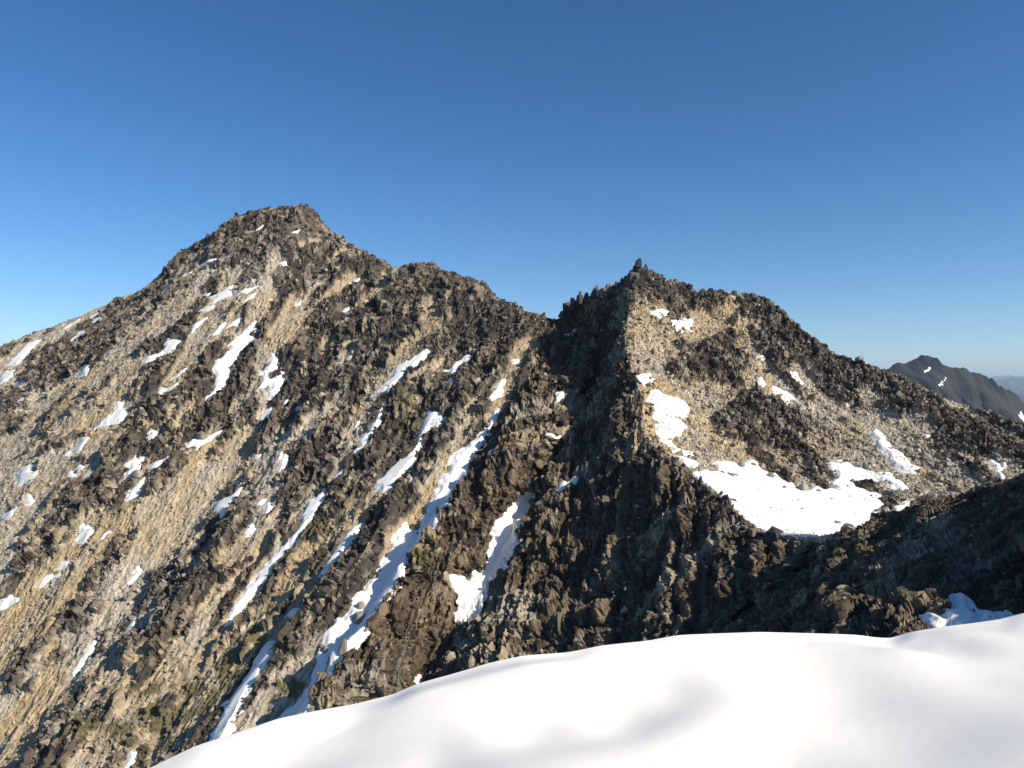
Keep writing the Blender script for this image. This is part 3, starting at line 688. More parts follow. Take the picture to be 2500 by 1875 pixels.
# ---- C: the sunlit basin right of the spire
SKC = np.array([float(v) for v in '1378,592 1410,588 1440,604 1480,619 1497,635 1510,641 1530,628 1560,632 1600,636 1640,644 1665,658 1700,692 1740,724 1780,758 1810,776 1850,784 1920,804 1990,838 2060,868 2130,889 2180,909 2212,919 2400,990 2600,1050'.replace(',', ' ').split()]).reshape(-1, 2)
CT = [
 [(1378, 592, 405), (1530, 630, 415), (1660, 655, 418), (1815, 777, 402), (2005, 845, 374), (2262, 938, 335), (2600, 1050, 290)],
 [(1352, 730, 375), (1520, 725, 392), (1660, 755, 392), (1820, 835, 378), (2010, 898, 352), (2262, 972, 322), (2600, 1065, 283)],
 [(1384, 855, 345), (1520, 840, 366), (1670, 860, 366), (1830, 912, 354), (2020, 955, 333), (2270, 1010, 308), (2600, 1080, 275)],
 [(1398, 950, 318), (1540, 940, 338), (1690, 955, 340), (1850, 985, 332), (2030, 1012, 316), (2270, 1045, 296), (2600, 1095, 268)],
 [(1480, 1017, 292), (1590, 1020, 310), (1720, 1030, 315), (1870, 1045, 310), (2040, 1060, 300), (2270, 1078, 284), (2600, 1112, 260)],
 [(1555, 1077, 272), (1640, 1080, 288), (1750, 1085, 294), (1890, 1092, 290), (2050, 1097, 284), (2270, 1107, 272), (2600, 1130, 250)],
 [(1640, 1150, 252), (1700, 1137, 265), (1790, 1132, 275), (1910, 1132, 274), (2060, 1132, 268), (2280, 1137, 260), (2600, 1150, 240)],
 [(1740, 1159, 238), (1770, 1162, 250), (1830, 1162, 260), (1930, 1165, 258), (2070, 1172, 252), (2290, 1182, 245), (2600, 1200, 228)],
 [(1800, 1153, 228), (1830, 1200, 236), (1880, 1230, 240), (1960, 1250, 240), (2090, 1260, 235), (2300, 1270, 225), (2600, 1290, 210)]]
def build_C():
    tab = np.array(CT, float); tab[..., 2] = 1 / tab[..., 2]
    nu, nv, nb = int(640 * Q), int(310 * Q), int(16 * Q)
    row = cr(tab, ss(0, 8, nv)); g = cr(np.transpose(row, (1, 0, 2)), ss(0, 6, nu))
    w = ss(0, 8, nv)
    jag = np.interp(g[:, 0, 0], SKC[:, 0], SKC[:, 1]) - g[:, 0, 1]
    g[..., 1] += jag[:, None] * np.exp(-w * 2.2)[None]
    G = P(g[..., 0], g[..., 1], 1 / g[..., 2])
    d = ss(1, 0, nb + 1)[:-1] ** 1.5 * 130
    back = G[:, :1] + np.stack([0.3 * d, d, -0.75 * d], -1)[None]
    G = np.concatenate([back, G], 1)
    # close the crest side
    d = ss(1, 0, 9)[:-1] * 12
    side = G[:1] + np.stack([-0.2 * d, 0 * d, -1.0 * d], -1)[:, None]
    G = np.concatenate([side, G], 0)
    S = Surf(); S.name = 'C'; S.nb = nb
    L = row_lengths(G); L = L - L[:, nb:nb + 1]
    S.qv = L; S.qu = G[..., 0] * 0.9 + 0.3 * G[..., 1]
    S.u = np.concatenate([np.zeros(8), ss(0, 6, nu)])[:, None].repeat(G.shape[1], 1); S.v = np.concatenate([np.zeros(nb), w])[None].repeat(nu + 8, 0)
    fade = sstep(0, 8, np.abs(L)) * sstep(0, .5, S.u) * sstep(3.9, 2.2, S.v)
    r1 = 1 - np.abs(2 * fbm2(S.qu / 22, L / 40, 3, 41) - 1)
    rib = fade * ((r1 - 0.6) * 4.5)
    finish_macro(S, G, rib)
    return S

SURF['A'] = build_A()
SURF['B'] = build_wall('B', 0, 10.1, 520, 6, 330, 1.3)
SURF['C'] = build_C()
SURF['N'] = build_wall('N', 9.7, 17, 430, 2.6, 400, 1.45)
for _d in (DARK, CHUTE, MOSS): _d['N'] = _d['B']
ORIGIN = Vector((0, 0, 0))

def sight(x, y, keys):
    d = Vector(P(x, y, 1.0)); d.normalize()
    best = None
    for k in keys:
        h = SURF[k].bvh.ray_cast(ORIGIN, d)
        if h[0] is not None and (best is None or h[3] < best[1]): best = (h[0], h[3], k, h[2])
    return best

def plan(pts, keys):
    """outline seen from the survey point -> plan outline on the ground (along the wall itself on the steep ridge)"""
    if keys in 'BN':
        S = SURF[keys]; out = []; w = S.qu[::2, ::2].shape[1] - 1
        for x, y in pts:
            h = sight(x, y, keys)
            if h: i, j = h[3] // w, h[3] % w; out.append((S.qu[2 * i, 2 * j], S.qv[2 * i, 2 * j]))
        return np.array(out) if len(out) > 1 else None
    hits = [sight(x, y, keys) for x, y in pts]
    known = [h[0].y for h in hits if h]
    if not known: return None
    out = []
    for i, h in enumerate(hits):
        if h is None:
            near = min((j for j in range(len(hits)) if hits[j]), key=lambda j: (pts[j][0] - pts[i][0]) ** 2 + (pts[j][1] - pts[i][1]) ** 2)
            p = P(pts[i][0], pts[i][1], hits[near][0].y)
            out.append((p[0], p[1]))
        else: out.append((h[0].x, h[0].y))
    return np.array(out)

def ground(x, y, keys):
    z = None
    for k in keys:
        h = SURF[k].bvh.ray_cast(Vector((x, y, 600)), Vector((0, 0, -1)))
        if h[0] is not None and (z is None or h[0].z > z): z = h[0].z
    return z

def box_mask(S, poly, m, world=False):
    a = poly.min(0) - m; b = poly.max(0) + m
    X, Y = (S.wx, S.wy) if world else (S.X, S.Y)
    return (X > a[0]) & (X < b[0]) & (Y > a[1]) & (Y < b[1])

# ---- masks: crags (with some painted shadow), chutes, moss, snow
SNOW_PLAN = []
for keys, segs, label in SNOW:
    pts = np.concatenate([T(r, s) for r, s in segs])
    SNOW_PLAN.append((keys, plan(pts, keys), label))

for k, S in SURF.items():
    j1 = fbm2(S.s / 3.2, S.t / 3.2, 4, 51) - 0.5
    j2 = fbm2(S.s / 9.0, S.t / 9.0, 3, 52) - 0.5
    streak = fbm2(S.qu / 12, S.qv / (95 if k == 'A' else 42), 5, 53 + ord(k), 0.6)
    S.j1, S.j2 = j1, j2
    if k == 'A':
        prob = 0.30 + 0.15 * sstep(450, 900, S.u) + 0.22 * sstep(0.36, 0.05, S.v) * sstep(250, 420, S.u)
    elif k in 'BN': prob = 0.58 + 0 * S.u
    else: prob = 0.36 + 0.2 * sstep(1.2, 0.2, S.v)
    M = sstep(-0.045, 0.045, streak + 0.12 * j1 - (1 - prob))
    for r, s in DARK[k]:
        poly = plan(T(r, s), k)
        if poly is None: continue
        b = box_mask(S, poly, 8)
        d = polyd(S.X[b], S.Y[b], poly) + j1[b] * 9 + j2[b] * 6
        M[b] = np.maximum(M[b], sstep(-1.5, 2.0, d) * np.clip(0.80 + 1.6 * (streak[b] - 0.45) + 0.5 * j1[b], 0.1, 1))
    M = sstep(0.08, 0.92, M)
    O = np.zeros_like(M)
    for r, s, hw, oc in CHUTE[k]:
        line = plan(T(r, s), k)
        if line is None: continue
        b = box_mask(S, line, 3 * hw)
        d = np.full(b.sum(), 1e9); px, py = S.X[b], S.Y[b]
        for i in range(len(line) - 1):
            a, e = line[i], line[i + 1] - line[i]
            t = np.clip(((px - a[0]) * e[0] + (py - a[1]) * e[1]) / (e @ e + 1e-9), 0, 1)
            d = np.minimum(d, np.hypot(px - a[0] - e[0] * t, py - a[1] - e[1] * t))
        m = sstep(1.25 * hw, 0.5 * hw, d + j1[b] * 3.5 + j2[b] * hw * 1.2)
        M[b] *= 1 - 0.92 * m
        O[b] = np.maximum(O[b], m * oc)
    W = np.zeros_like(M)
    for r, s in MOSS[k]:
        poly = plan(T(r, s), k)
        if poly is None: continue
        b = box_mask(S, poly, 8)
        W[b] = np.maximum(W[b], sstep(-1, 3, polyd(S.X[b], S.Y[b], poly) + j2[b] * 22 + j1[b] * 8))
    K_ = np.full(M.shape, -50.0)
    for keys, poly, label in SNOW_PLAN:
        if poly is None or k not in keys: continue
        wld = len(keys) > 1
        b = box_mask(S, poly, 12, wld)
        if b.any(): K_[b] = np.maximum(K_[b], polyd(S.wx[b], S.wy[b], poly) if wld else polyd(S.X[b], S.Y[b], poly))
    S.crag, S.ochre, S.moss, S.snow = M, O, W, K_

# ---- relief and colour
TAN, GREY, OCH = np.array([.365, .29, .19]), np.array([.365, .315, .24]), np.array([.405, .305, .175])
DK, DKB, MOS = np.array([.044, .037, .031]), np.array([.120, .094, .067]), np.array([.088, .076, .03])
MEADOW = np.array([.15, .13, .065])
for k, S in SURF.items():
    s, t = S.s, S.t
    if k == 'B': sx, tx = S.wx - .25 * S.wy, .6 * (S.Gm[..., 2] - .6 * S.wy)
    elif k == 'N': sx, tx = .34 * S.wx - .94 * S.wy, S.Gm[..., 2] * 1.1 - .35 * S.wx
    elif k == 'A': sx, tx = S.qu, S.qv * 0.38
    else: sx, tx = s, t * 0.75
    cell = {'A': 1.0, 'B': .9, 'C': .8, 'N': .42}[k]
    wob = S.j2 * 9 * cell + S.j1 * 4 * cell
    f9, id9 = facets(sx + wob, tx - wob, 7.0 * cell, 61, 1.0)
    f4, id4 = facets(sx + wob, tx + wob, 2.9 * cell, 62, 1.1)
    f2, id2 = facets(sx, tx, 1.35 * cell, 63, 1.2)
    thin = 1 - np.abs(2 * fbm2(S.qu / (4.5 * cell), S.qv / (24 * cell), 4, 64, .6) - 1)
    amp = {'A': 1.0, 'B': .9, 'C': .75, 'N': .42}[k]
    edge = 1.0
    if k == 'A': edge = 0.6 + 0.4 * sstep(0, 10, np.abs(S.qv))
    if k == 'C': edge = (0.3 + 0.7 * sstep(0, 6, np.abs(S.qv))) * (0.25 + .75 * sstep(0, .3, S.u))
    if k in 'BN': edge = 0.4 + 0.6 * sstep(0, 6, np.abs(S.qv))
    if k in 'AC': cr_ = S.crag * (1.6 + f9 * 3.0 + f4 * 1.7 + f2 * 0.8 + (thin - .6) * 3.4) * (1 - 0.6 * sstep(-7, -1, S.snow))
    else: cr_ = S.crag * (0.8 + f9 * 3.6) + (1 - S.crag) * f9 * 2.6 + f4 * 2.2 + f2 * 1.0 + (thin - .6) * 1.6
    ta = (1 - S.crag) * (f2 * 0.55 + S.j2 * 1.6 + f4 * 0.5)
    q = sstep(-2.0, 0.6, S.snow + S.j1 * 2.4)
    disp = amp * edge * (cr_ + ta) * (1 - q) - 0.45 * q
    S.N = normals(S.Gm)
    S.G = S.Gm + S.N * disp[..., None]
    S.id4 = id4
    # colours of the stone, traced shadows carried in the dark tone
    n = fbm2(s / 22, t / 22, 4, 71)
    g = np.clip(sstep(0.35, 0.65, n) + (0.45 * sstep(620, 420, S.u) if k == 'A' else 0), 0, 1)[..., None]
    light = GREY * g + TAN * (1 - g)
    light = light * (0.78 + 0.5 * id2[..., None]) * (0.85 + 0.3 * id4[..., None])
    oc = np.clip(1.15 * S.ochre + 0.45 * sstep(0.58, 0.75, fbm2(S.qu / 12, S.qv / 60, 3, 72)), 0, 1)[..., None]
    light = light * (1 - oc) + OCH * oc * (0.85 + 0.3 * id2[..., None])
    br = sstep(0.3, 0.8, id4 * 0.6 + 0.4 * fbm2(s / 8, t / 8, 3, 73))[..., None]
    dark = DK * (1 - br) + DKB * br
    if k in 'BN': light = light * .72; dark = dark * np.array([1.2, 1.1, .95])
    chip = (sstep(0.86, 0.95, id2) * 0.55 + sstep(0.9, 0.97, id4) * 0.4)[..., None]
    dark = dark * (1 - chip) + light * 0.75 * chip
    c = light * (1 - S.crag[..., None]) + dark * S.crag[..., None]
    mo = (S.moss * sstep(0.34, 0.52, fbm2(s / 4, t / 4, 4, 74)))[..., None]
    c = c * (1 - 0.9 * mo) + (MOS * 0.65 + MEADOW * 0.35) * 0.9 * mo
    S.col = c

A_ = SURF['A']; B_ = SURF['B']; C_ = SURF['C']; N_S = SURF['N']
mountain = tag(ob('mountain', grid_mesh('mountain', A_.G, A_.col), M_TERRAIN), 'big rocky peak with streaked talus flanks filling the left half', kind='structure')
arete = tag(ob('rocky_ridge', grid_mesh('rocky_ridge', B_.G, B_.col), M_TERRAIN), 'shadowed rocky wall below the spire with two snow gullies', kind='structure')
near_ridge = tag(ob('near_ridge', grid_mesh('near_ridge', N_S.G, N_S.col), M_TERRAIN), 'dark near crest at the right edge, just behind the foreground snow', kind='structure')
basin = tag(ob('talus_slope', grid_mesh('talus_slope', C_.G, C_.col), M_TERRAIN), 'sunlit talus basin right of the spire', kind='structure')
TERRAIN_OB = {'A': mountain, 'B': arete, 'C': basin, 'N': near_ridge}

# ================================================================= snow lying on the slopes
def largest(mask):
    """keep the biggest connected area"""
    lab = np.where(mask, np.arange(mask.size).reshape(mask.shape) + 1, 0)
    while True:
        n = lab.copy()
        n[1:] = np.maximum(n[1:], lab[:-1]); n[:-1] = np.maximum(n[:-1], lab[1:])
        n[:, 1:] = np.maximum(n[:, 1:], lab[:, :-1]); n[:, :-1] = np.maximum(n[:, :-1], lab[:, 1:])
        n = np.where(mask, n, 0)
        f = n.ravel(); m = f > 0
        f[m] = np.maximum(f[m], f[f[m] - 1])
        n = f.reshape(mask.shape)
        if (n == lab).all(): break
        lab = n
    v, c = np.unique(lab[lab > 0], return_counts=True)
    return lab == v[np.argmax(c)] if len(v) else mask

def relax(Z, ok, it):
    Zs = np.where(ok[..., None], Z, 0.0)
    for _ in range(it):      # wind and melt smooth the snow
        num = np.zeros_like(Zs); den = np.zeros(ok.shape)
        for a, b in ((1, 0), (-1, 0), (0, 1), (0, -1)):
            num += np.roll(Zs, (a, b), (0, 1)); den += np.roll(ok, (a, b), (0, 1))
        Zs = np.where((ok & (den > 0))[..., None], 0.4 * Zs + 0.6 * num / np.maximum(den, 1)[..., None], Zs)
    return Zs

for keys, poly, label in SNOW_PLAN:
    if poly is None: continue
    lo, hi = poly.min(0), poly.max(0)
    size = min(hi - lo)
    if keys in 'BN':
        S = SURF[keys]
        i, j = np.nonzero((S.qu > lo[0] - 3) & (S.qu < hi[0] + 3) & (S.qv > lo[1] - 3) & (S.qv < hi[1] + 3))
        if len(i) < 4: continue
        sl = (slice(i.min(), i.max() + 1), slice(j.min(), j.max() + 1))
        up = lambda a: cr(np.swapaxes(cr(a, np.arange(0, a.shape[0] - .99, .5)), 0, 1), np.arange(0, a.shape[1] - .99, .5)).swapaxes(0, 1)
        G, N, X, Y = up(S.Gm[sl]), up(S.N[sl]), up(S.qu[sl]), up(S.qv[sl])
    else:
        sp = max(0.12, 0.5 * (lo[1] + hi[1]) * 0.00085)
        if (hi - lo).max() > 60: sp *= 1.35
        X, Y = np.meshgrid(np.arange(lo[0] - 2.2, hi[0] + 2.2, sp), np.arange(lo[1] - 2.2, hi[1] + 2.2, sp), indexing='ij')
    d = polyd(X, Y, poly)
    rag = (fbm2(X / 2.6, Y / 2.6, 4, 81) - 0.5) * min(4.4, 1.1 + 0.16 * size)
    dd = d + rag + (0.9 if keys == 'B' and size > 6 else 0.25)
    near = dd > -1.6
    thick = 0.95 if size > 5 else 0.6
    h = np.clip(dd * 0.55, -0.75, thick) + 0.18 * (fbm2(X / 6, Y / 6, 3, 82) - 0.5)
    if keys in 'BN':
        ok = near
        G = relax(G, ok, 60 if keys == 'N' else 10) + N * (h + 0.55)[..., None]
    else:
        Z = np.full(X.shape, np.nan)
        for i, j in zip(*np.nonzero(near)):
            z = ground(X[i, j], Y[i, j], keys)
            if z is not None: Z[i, j] = z
        ok = ~np.isnan(Z)
        if ok.sum() < 6: continue
        Zs = relax(np.where(ok, Z, 0)[..., None], ok, 14 if size > 12 else 5)[..., 0]
        G = np.stack([X, Y, Zs + h + (0.45 if keys == 'AB' else 0)], -1)
        gz = np.hypot(*np.gradient(np.where(ok, G[..., 2], np.nan), sp))
        ok &= ~(gz > 3.2)
    me = grid_mesh('snow_patch', G, None, True, largest(ok & near).ravel())
    if len(me.polygons) == 0: continue
    c = Vector(np.mean([v.co[:] for v in me.vertices], 0))
    me.transform(Matrix.Translation(-c))
    o = ob('snow_patch', me, M_SNOW); o.location = c
    tag(o, label, 'snow patch', 'snow patches on the slopes')

# ================================================================= loose rock
def hull(name, pts):
    bm = bmesh.new()
    vs = [bm.verts.new(p) for p in pts]
    r = bmesh.ops.convex_hull(bm, input=vs)
    bmesh.ops.delete(bm, geom=[v for v in bm.verts if not v.link_faces], context='VERTS')
    bmesh.ops.recalc_face_normals(bm, faces=bm.faces)
    me = bpy.data.meshes.new(name); bm.to_mesh(me); bm.free()
    return me

def block_points(rnd, w=1.0, d=1.0, h=1.0, taper=0.0, n_extra=5):
    pts = []
    for sx in (-1, 1):
        for sy in (-1, 1):
            for sz in (-1, 1):
                k = 1 - taper * (sz + 1) / 2
                pts.append((sx * rnd.uniform(.55, 1) * w * k, sy * rnd.uniform(.55, 1) * d * k, sz * rnd.uniform(.55, 1) * h))
    for _ in range(n_extra):
        a = rnd.uniform(0, 6.283); z = rnd.uniform(-.8, .8); k = 1 - taper * (z + 1) / 2
        pts.append((math.cos(a) * w * k * rnd.uniform(.9, 1.15), math.sin(a) * d * k * rnd.uniform(.9, 1.15), z * h))
    return pts

rnd = random.Random(3)
VAR = []
LIB = bpy.data.collections.new('loose rock shapes')
for i in range(9):
    w, d, h = [(1, .8, .7), (1, .7, .5), (.9, .9, .9), (.6, .6, 1.15), (1.15, .7, .4), (.8, .6, 1.0), (1, 1, .6), (.7, .9, 1.05), (1.2, .6, .6)][i]
    me = hull('rock', [(p[0] * .5, p[1] * .5, p[2] * .5) for p in block_points(rnd, w, d, h, rnd.uniform(0, .35))])
    VAR.append(me)
    me2 = me.copy(); me2.materials.append(M_INST)
    me.materials.append(M_ROCK)
    LIB.objects.link(bpy.data.objects.new('rock_shape', me2))

def rock_group():
    ng = bpy.data.node_groups.new('scatter rocks', 'GeometryNodeTree')
    ng.interface.new_socket('Geometry', in_out='INPUT', socket_type='NodeSocketGeometry')
    ng.interface.new_socket('Geometry', in_out='OUTPUT', socket_type='NodeSocketGeometry')
    N, L = ng.nodes, ng.links
    gi = N.new('NodeGroupInput'); go = N.new('NodeGroupOutput')
    ci = N.new('GeometryNodeCollectionInfo'); ci.inputs[0].default_value = LIB; ci.inputs[1].default_value = True; ci.inputs[2].default_value = True
    ip = N.new('GeometryNodeInstanceOnPoints')
    def attr(n, t):
        a = N.new('GeometryNodeInputNamedAttribute'); a.data_type = t; a.inputs[0].default_value = n
        return a.outputs[0]
    e = N.new('FunctionNodeEulerToRotation')
    L.new(attr('rot', 'FLOAT_VECTOR'), e.inputs[0])
    L.new(gi.outputs[0], ip.inputs['Points']); L.new(ci.outputs[0], ip.inputs['Instance'])
    ip.inputs['Pick Instance'].default_value = True
    L.new(attr('pick', 'INT'), ip.inputs['Instance Index'])
    L.new(e.outputs[0], ip.inputs['Rotation'])
    L.new(attr('size', 'FLOAT_VECTOR'), ip.inputs['Scale'])
    L.new(ip.outputs[0], go.inputs[0])
    return ng
NG = rock_group()

def points_object(name, p, rot, size, pick, tint, parent):
    me = bpy.data.meshes.new(name)
    me.vertices.add(len(p)); me.vertices.foreach_set('co', p.astype(np.float32).ravel())
    for n, ty, a, f in (('rot', 'FLOAT_VECTOR', rot, 'vector'), ('size', 'FLOAT_VECTOR', size, 'vector'), ('pick', 'INT', pick, 'value'),
                        ('tint', 'FLOAT_COLOR', np.concatenate([tint, np.ones((len(p), 1))], 1), 'color')):
        at = me.attributes.new(n, ty, 'POINT')
        at.data.foreach_set(f, a.astype(np.int32 if ty == 'INT' else np.float32).ravel())
    o = ob(name, me, None, parent)
    md = o.modifiers.new('rocks', 'NODES'); md.node_group = NG
    return o

def visible(p, slack=5.0):
    d = Vector(p); L = d.length; d.normalize()
    for S in SURF.values():
        h = S.bvh.ray_cast(ORIGIN, d)
        if h[0] is not None and h[3] < L - slack: return False
    return True

DENS = {'A': 110000, 'B': 20000, 'C': 48000, 'N': 26000}
for k, S in SURF.items():
    a = np.gradient(S.G, axis=0); b = np.gradient(S.G, axis=1)
    area = np.linalg.norm(np.cross(np.gradient(S.Gm, axis=0), np.gradient(S.Gm, axis=1)), axis=-1)
    clump = 0.35 + 1.3 * sstep(0.38, 0.66, fbm2(S.s / 11, S.t / 11, 3, 91))
    w = area * clump * (1.0 - 0.5 * S.crag) * (1 - 0.75 * np.clip(S.ochre, 0, 1)) * (1 - .6 * S.moss)
    crest = np.exp(-(S.qv / 5.0) ** 2)
    w = w * (1 + 1.4 * crest * (fbm2(S.qu / 9, S.qu * 0, 2, 93) - .35) * 2)
    w = np.maximum(w, 0)
    if k == 'C': w = w * (1 + 1.5 * (S.u < .25))
    w[S.snow > 2.2] *= 0.012; w[(S.snow > 0.2) & (S.snow <= 2.2)] *= 0.3
    w[:, :max(1, S.nb - 8)] = 0
    # out of the picture
    px = CX + S.G[..., 0] / np.maximum(S.G[..., 1], 1) * F; py = CY - S.G[..., 2] / np.maximum(S.G[..., 1], 1) * F
    w[(px < -150) | (px > 2380) | (py > 1750)] = 0
    w = w.ravel() / w.sum()
    n = DENS[k]
    pick = RNG.choice(w.size, n, p=w)
    p = S.G.reshape(-1, 3)[pick]; nrm = S.N.reshape(-1, 3)[pick]; cg = S.crag.ravel()[pick]; cs = crest.ravel()[pick]
    base = {'A': 0.45, 'B': 0.40, 'C': 0.46, 'N': 0.2}[k]
    sz = base * (1 + RNG.pareto(2.6, n) * 0.9)
    sz = np.minimum(sz, {'A': 2.3, 'B': 2.0, 'C': 2.6, 'N': 1.3}[k]) * ((1.0 if k == 'C' else 0.6) + (0.3 if k == 'C' else 0.55) * cg) * (1 + 0.4 * cs)
    sz = np.where(S.snow.ravel()[pick] > 0.2, np.minimum(sz, 1.0), sz)
    sz3 = sz[:, None] * RNG.uniform(0.75, 1.3, (n, 3))
    rot = np.stack([RNG.normal(0, .45, n), RNG.normal(0, .45, n), RNG.uniform(0, 6.283, n)], -1)
    p = p + nrm * (sz * RNG.uniform(-.1, .28, n))[:, None]
    sn = S.snow.ravel()[pick]
    p[:, 2] += np.where(sn > 0.2, 0.45 + np.clip(.5 * sn, 0, .9), 0)
    tint = S.col.reshape(-1, 3)[pick] * RNG.uniform(0.6, 1.35, (n, 1))
    pale = (RNG.random(n) < 0.10)[:, None]
    tint = np.where(pale, tint * 0.4 + GREY * 0.75, tint)
    vi = RNG.integers(0, 9, n)
    app = sz / p[:, 1]
    order = np.argsort(-app)
    chosen = []
    for i in order[:1500]:
        if len(chosen) >= 300: break
        q = p[i]
        x = CX + q[0] / q[1] * F; y = CY - q[2] / q[1] * F
        if 0 < x < 2212 and y < 1659 and visible(q): chosen.append(i)
    rest = np.ones(n, bool); rest[chosen] = False
    for i in chosen:
        o = ob('rock', VAR[vi[i]], None, TERRAIN_OB[k])
        o.location = p[i]; o.rotation_euler = rot[i]; o.scale = sz3[i]
        o.color = (*tint[i], 1)
    st = points_object('scree', p[rest], rot[rest], sz3[rest], vi[rest], tint[rest], TERRAIN_OB[k])
    tag(st, kind='stuff')

# ---- skyline teeth and stacked blocks
rt = random.Random(11)
for r, cx, cy, w, h in TEETH:
    (x, y), = T(r, '%f,%f' % (cx, cy)); s = K / REG[r][2]
    wd, hd = w * s, h * s
    hit = None
    for dy in (0.3, .8, 1.4, 2.2, 3.2, 4.5):
        hit = sight(x, y + hd * dy, 'ABCN')
        if hit: break
    if not hit: continue
    if not (r == 9 and cx < 700): y += 0.32 * hd
    Yd = hit[0].y + 0.6
    c = P(x, y, Yd); mw, mh = wd / F * Yd / 2 * 1.05, hd / F * Yd / 2 * 1.1
    c = np.array(c)
    if not (r == 9 and cx < 700):
        gz = ground(c[0], c[1], 'ABCN')
        if gz is not None:
            top = min(c[2] + mh, gz + 1.5 * mh); low = min(c[2] - mh, gz - 0.6)
            mh = (top - low) / 2; c[2] = (top + low) / 2
    md = (mw + mh) / 2
    tall = mh > mw
    me = hull('block', block_points(rt, mw, md, mh, rt.uniform(.35, .75) if tall else rt.uniform(.1, .4), 7))
    me.materials.append(M_ROCK)
    o = ob('block', me, None, TERRAIN_OB[hit[2]])
    o.location = c; o.rotation_euler = (rt.uniform(-.1, .1), rt.uniform(-.12, .12), rt.uniform(-.4, .4))
    v = rt.uniform(.75, 1.5)
    o.color = (.066 * v, .059 * v, .054 * v, 1)

# ---- broken blocks along the crest of the arete
cl = np.concatenate([B_.G[:, B_.nb], N_S.G[:, N_S.nb]]); cu = np.concatenate([B_.u[:, 0], N_S.u[:, 0]])
for _ in range(150):
    u = rt.choice((rt.uniform(0.3, 3.2), rt.uniform(2.6, 9.5), rt.uniform(3.0, 14.8)))
    i = int(np.argmin(np.abs(cu - u))); c = cl[i]
    s = rt.uniform(.5, 1.0) * (1 + rt.paretovariate(3) * .55) * (1.25 if u < 3.2 else .8) * min(1, c[1] / 240)
    tall = rt.uniform(1.0, 2.3) if u < 3.4 else rt.uniform(.6, 1.4)
    me = hull('block', block_points(rt, s * rt.uniform(.6, 1.1), s * rt.uniform(.6, 1.1), s * tall, rt.uniform(.2, .65), 7))
    me.materials.append(M_ROCK)
    o = ob('block', me, None, arete if u < 10 else near_ridge)
    side = rt.gauss(0, 1.6)
    o.location = (c[0] + side, c[1] + rt.gauss(0, 1.2), c[2] + s * tall * .25 - abs(side) * .6)
    o.rotation_euler = (rt.gauss(0, .2), rt.gauss(0, .2), rt.uniform(0, 6.28))
    v = rt.uniform(.7, 1.5) if rt.random() < .75 else rt.uniform(2.5, 4)
    o.color = (.06 * v, .053 * v, .047 * v, 1)

# ---- boulders that stand on snow or stand out
for keys, r, cx, cy, w, h, dk, label in BOULDERS:
    (x, y), = T(r, '%f,%f' % (cx, cy)); s = K / REG[r][2]
    hit = sight(x, y + h * s * 0.35, keys)
    if not hit: continue
    g = hit[0]
    mw, mh = w * s / F * g.y / 2, h * s / F * g.y / 2
    me = hull('boulder', block_points(rt, mw * 1.05, (mw + mh) * .5, mh * 1.05, rt.uniform(.15, .45), 9))
    bm = bmesh.new(); bm.from_mesh(me)
    bmesh.ops.bevel(bm, geom=bm.edges[:], offset=min(mw, mh) * .12, segments=1, affect='EDGES')
    bm.to_mesh(me); bm.free()
    me.materials.append(M_ROCK)
    o = ob('boulder', me)
    sx_ = SURF[hit[2]]; i_ = np.argmin((sx_.wx - g.x) ** 2 + (sx_.wy - g.y) ** 2)
    lift = 0.75 if sx_.snow.ravel()[i_] > 0.3 else 0.0
    o.location = (g.x, g.y, g.z + mh * 0.45 + lift); o.rotation_euler = (rt.uniform(-.2, .2), rt.uniform(-.2, .2), rt.uniform(-.6, .6))
    cc = np.array([.36, .32, .26]) * (1 - dk) + np.array([.065, .056, .052]) * dk
    o.color = (*cc, 1)
    tag(o, label, 'boulder', 'boulders on snow and talus')

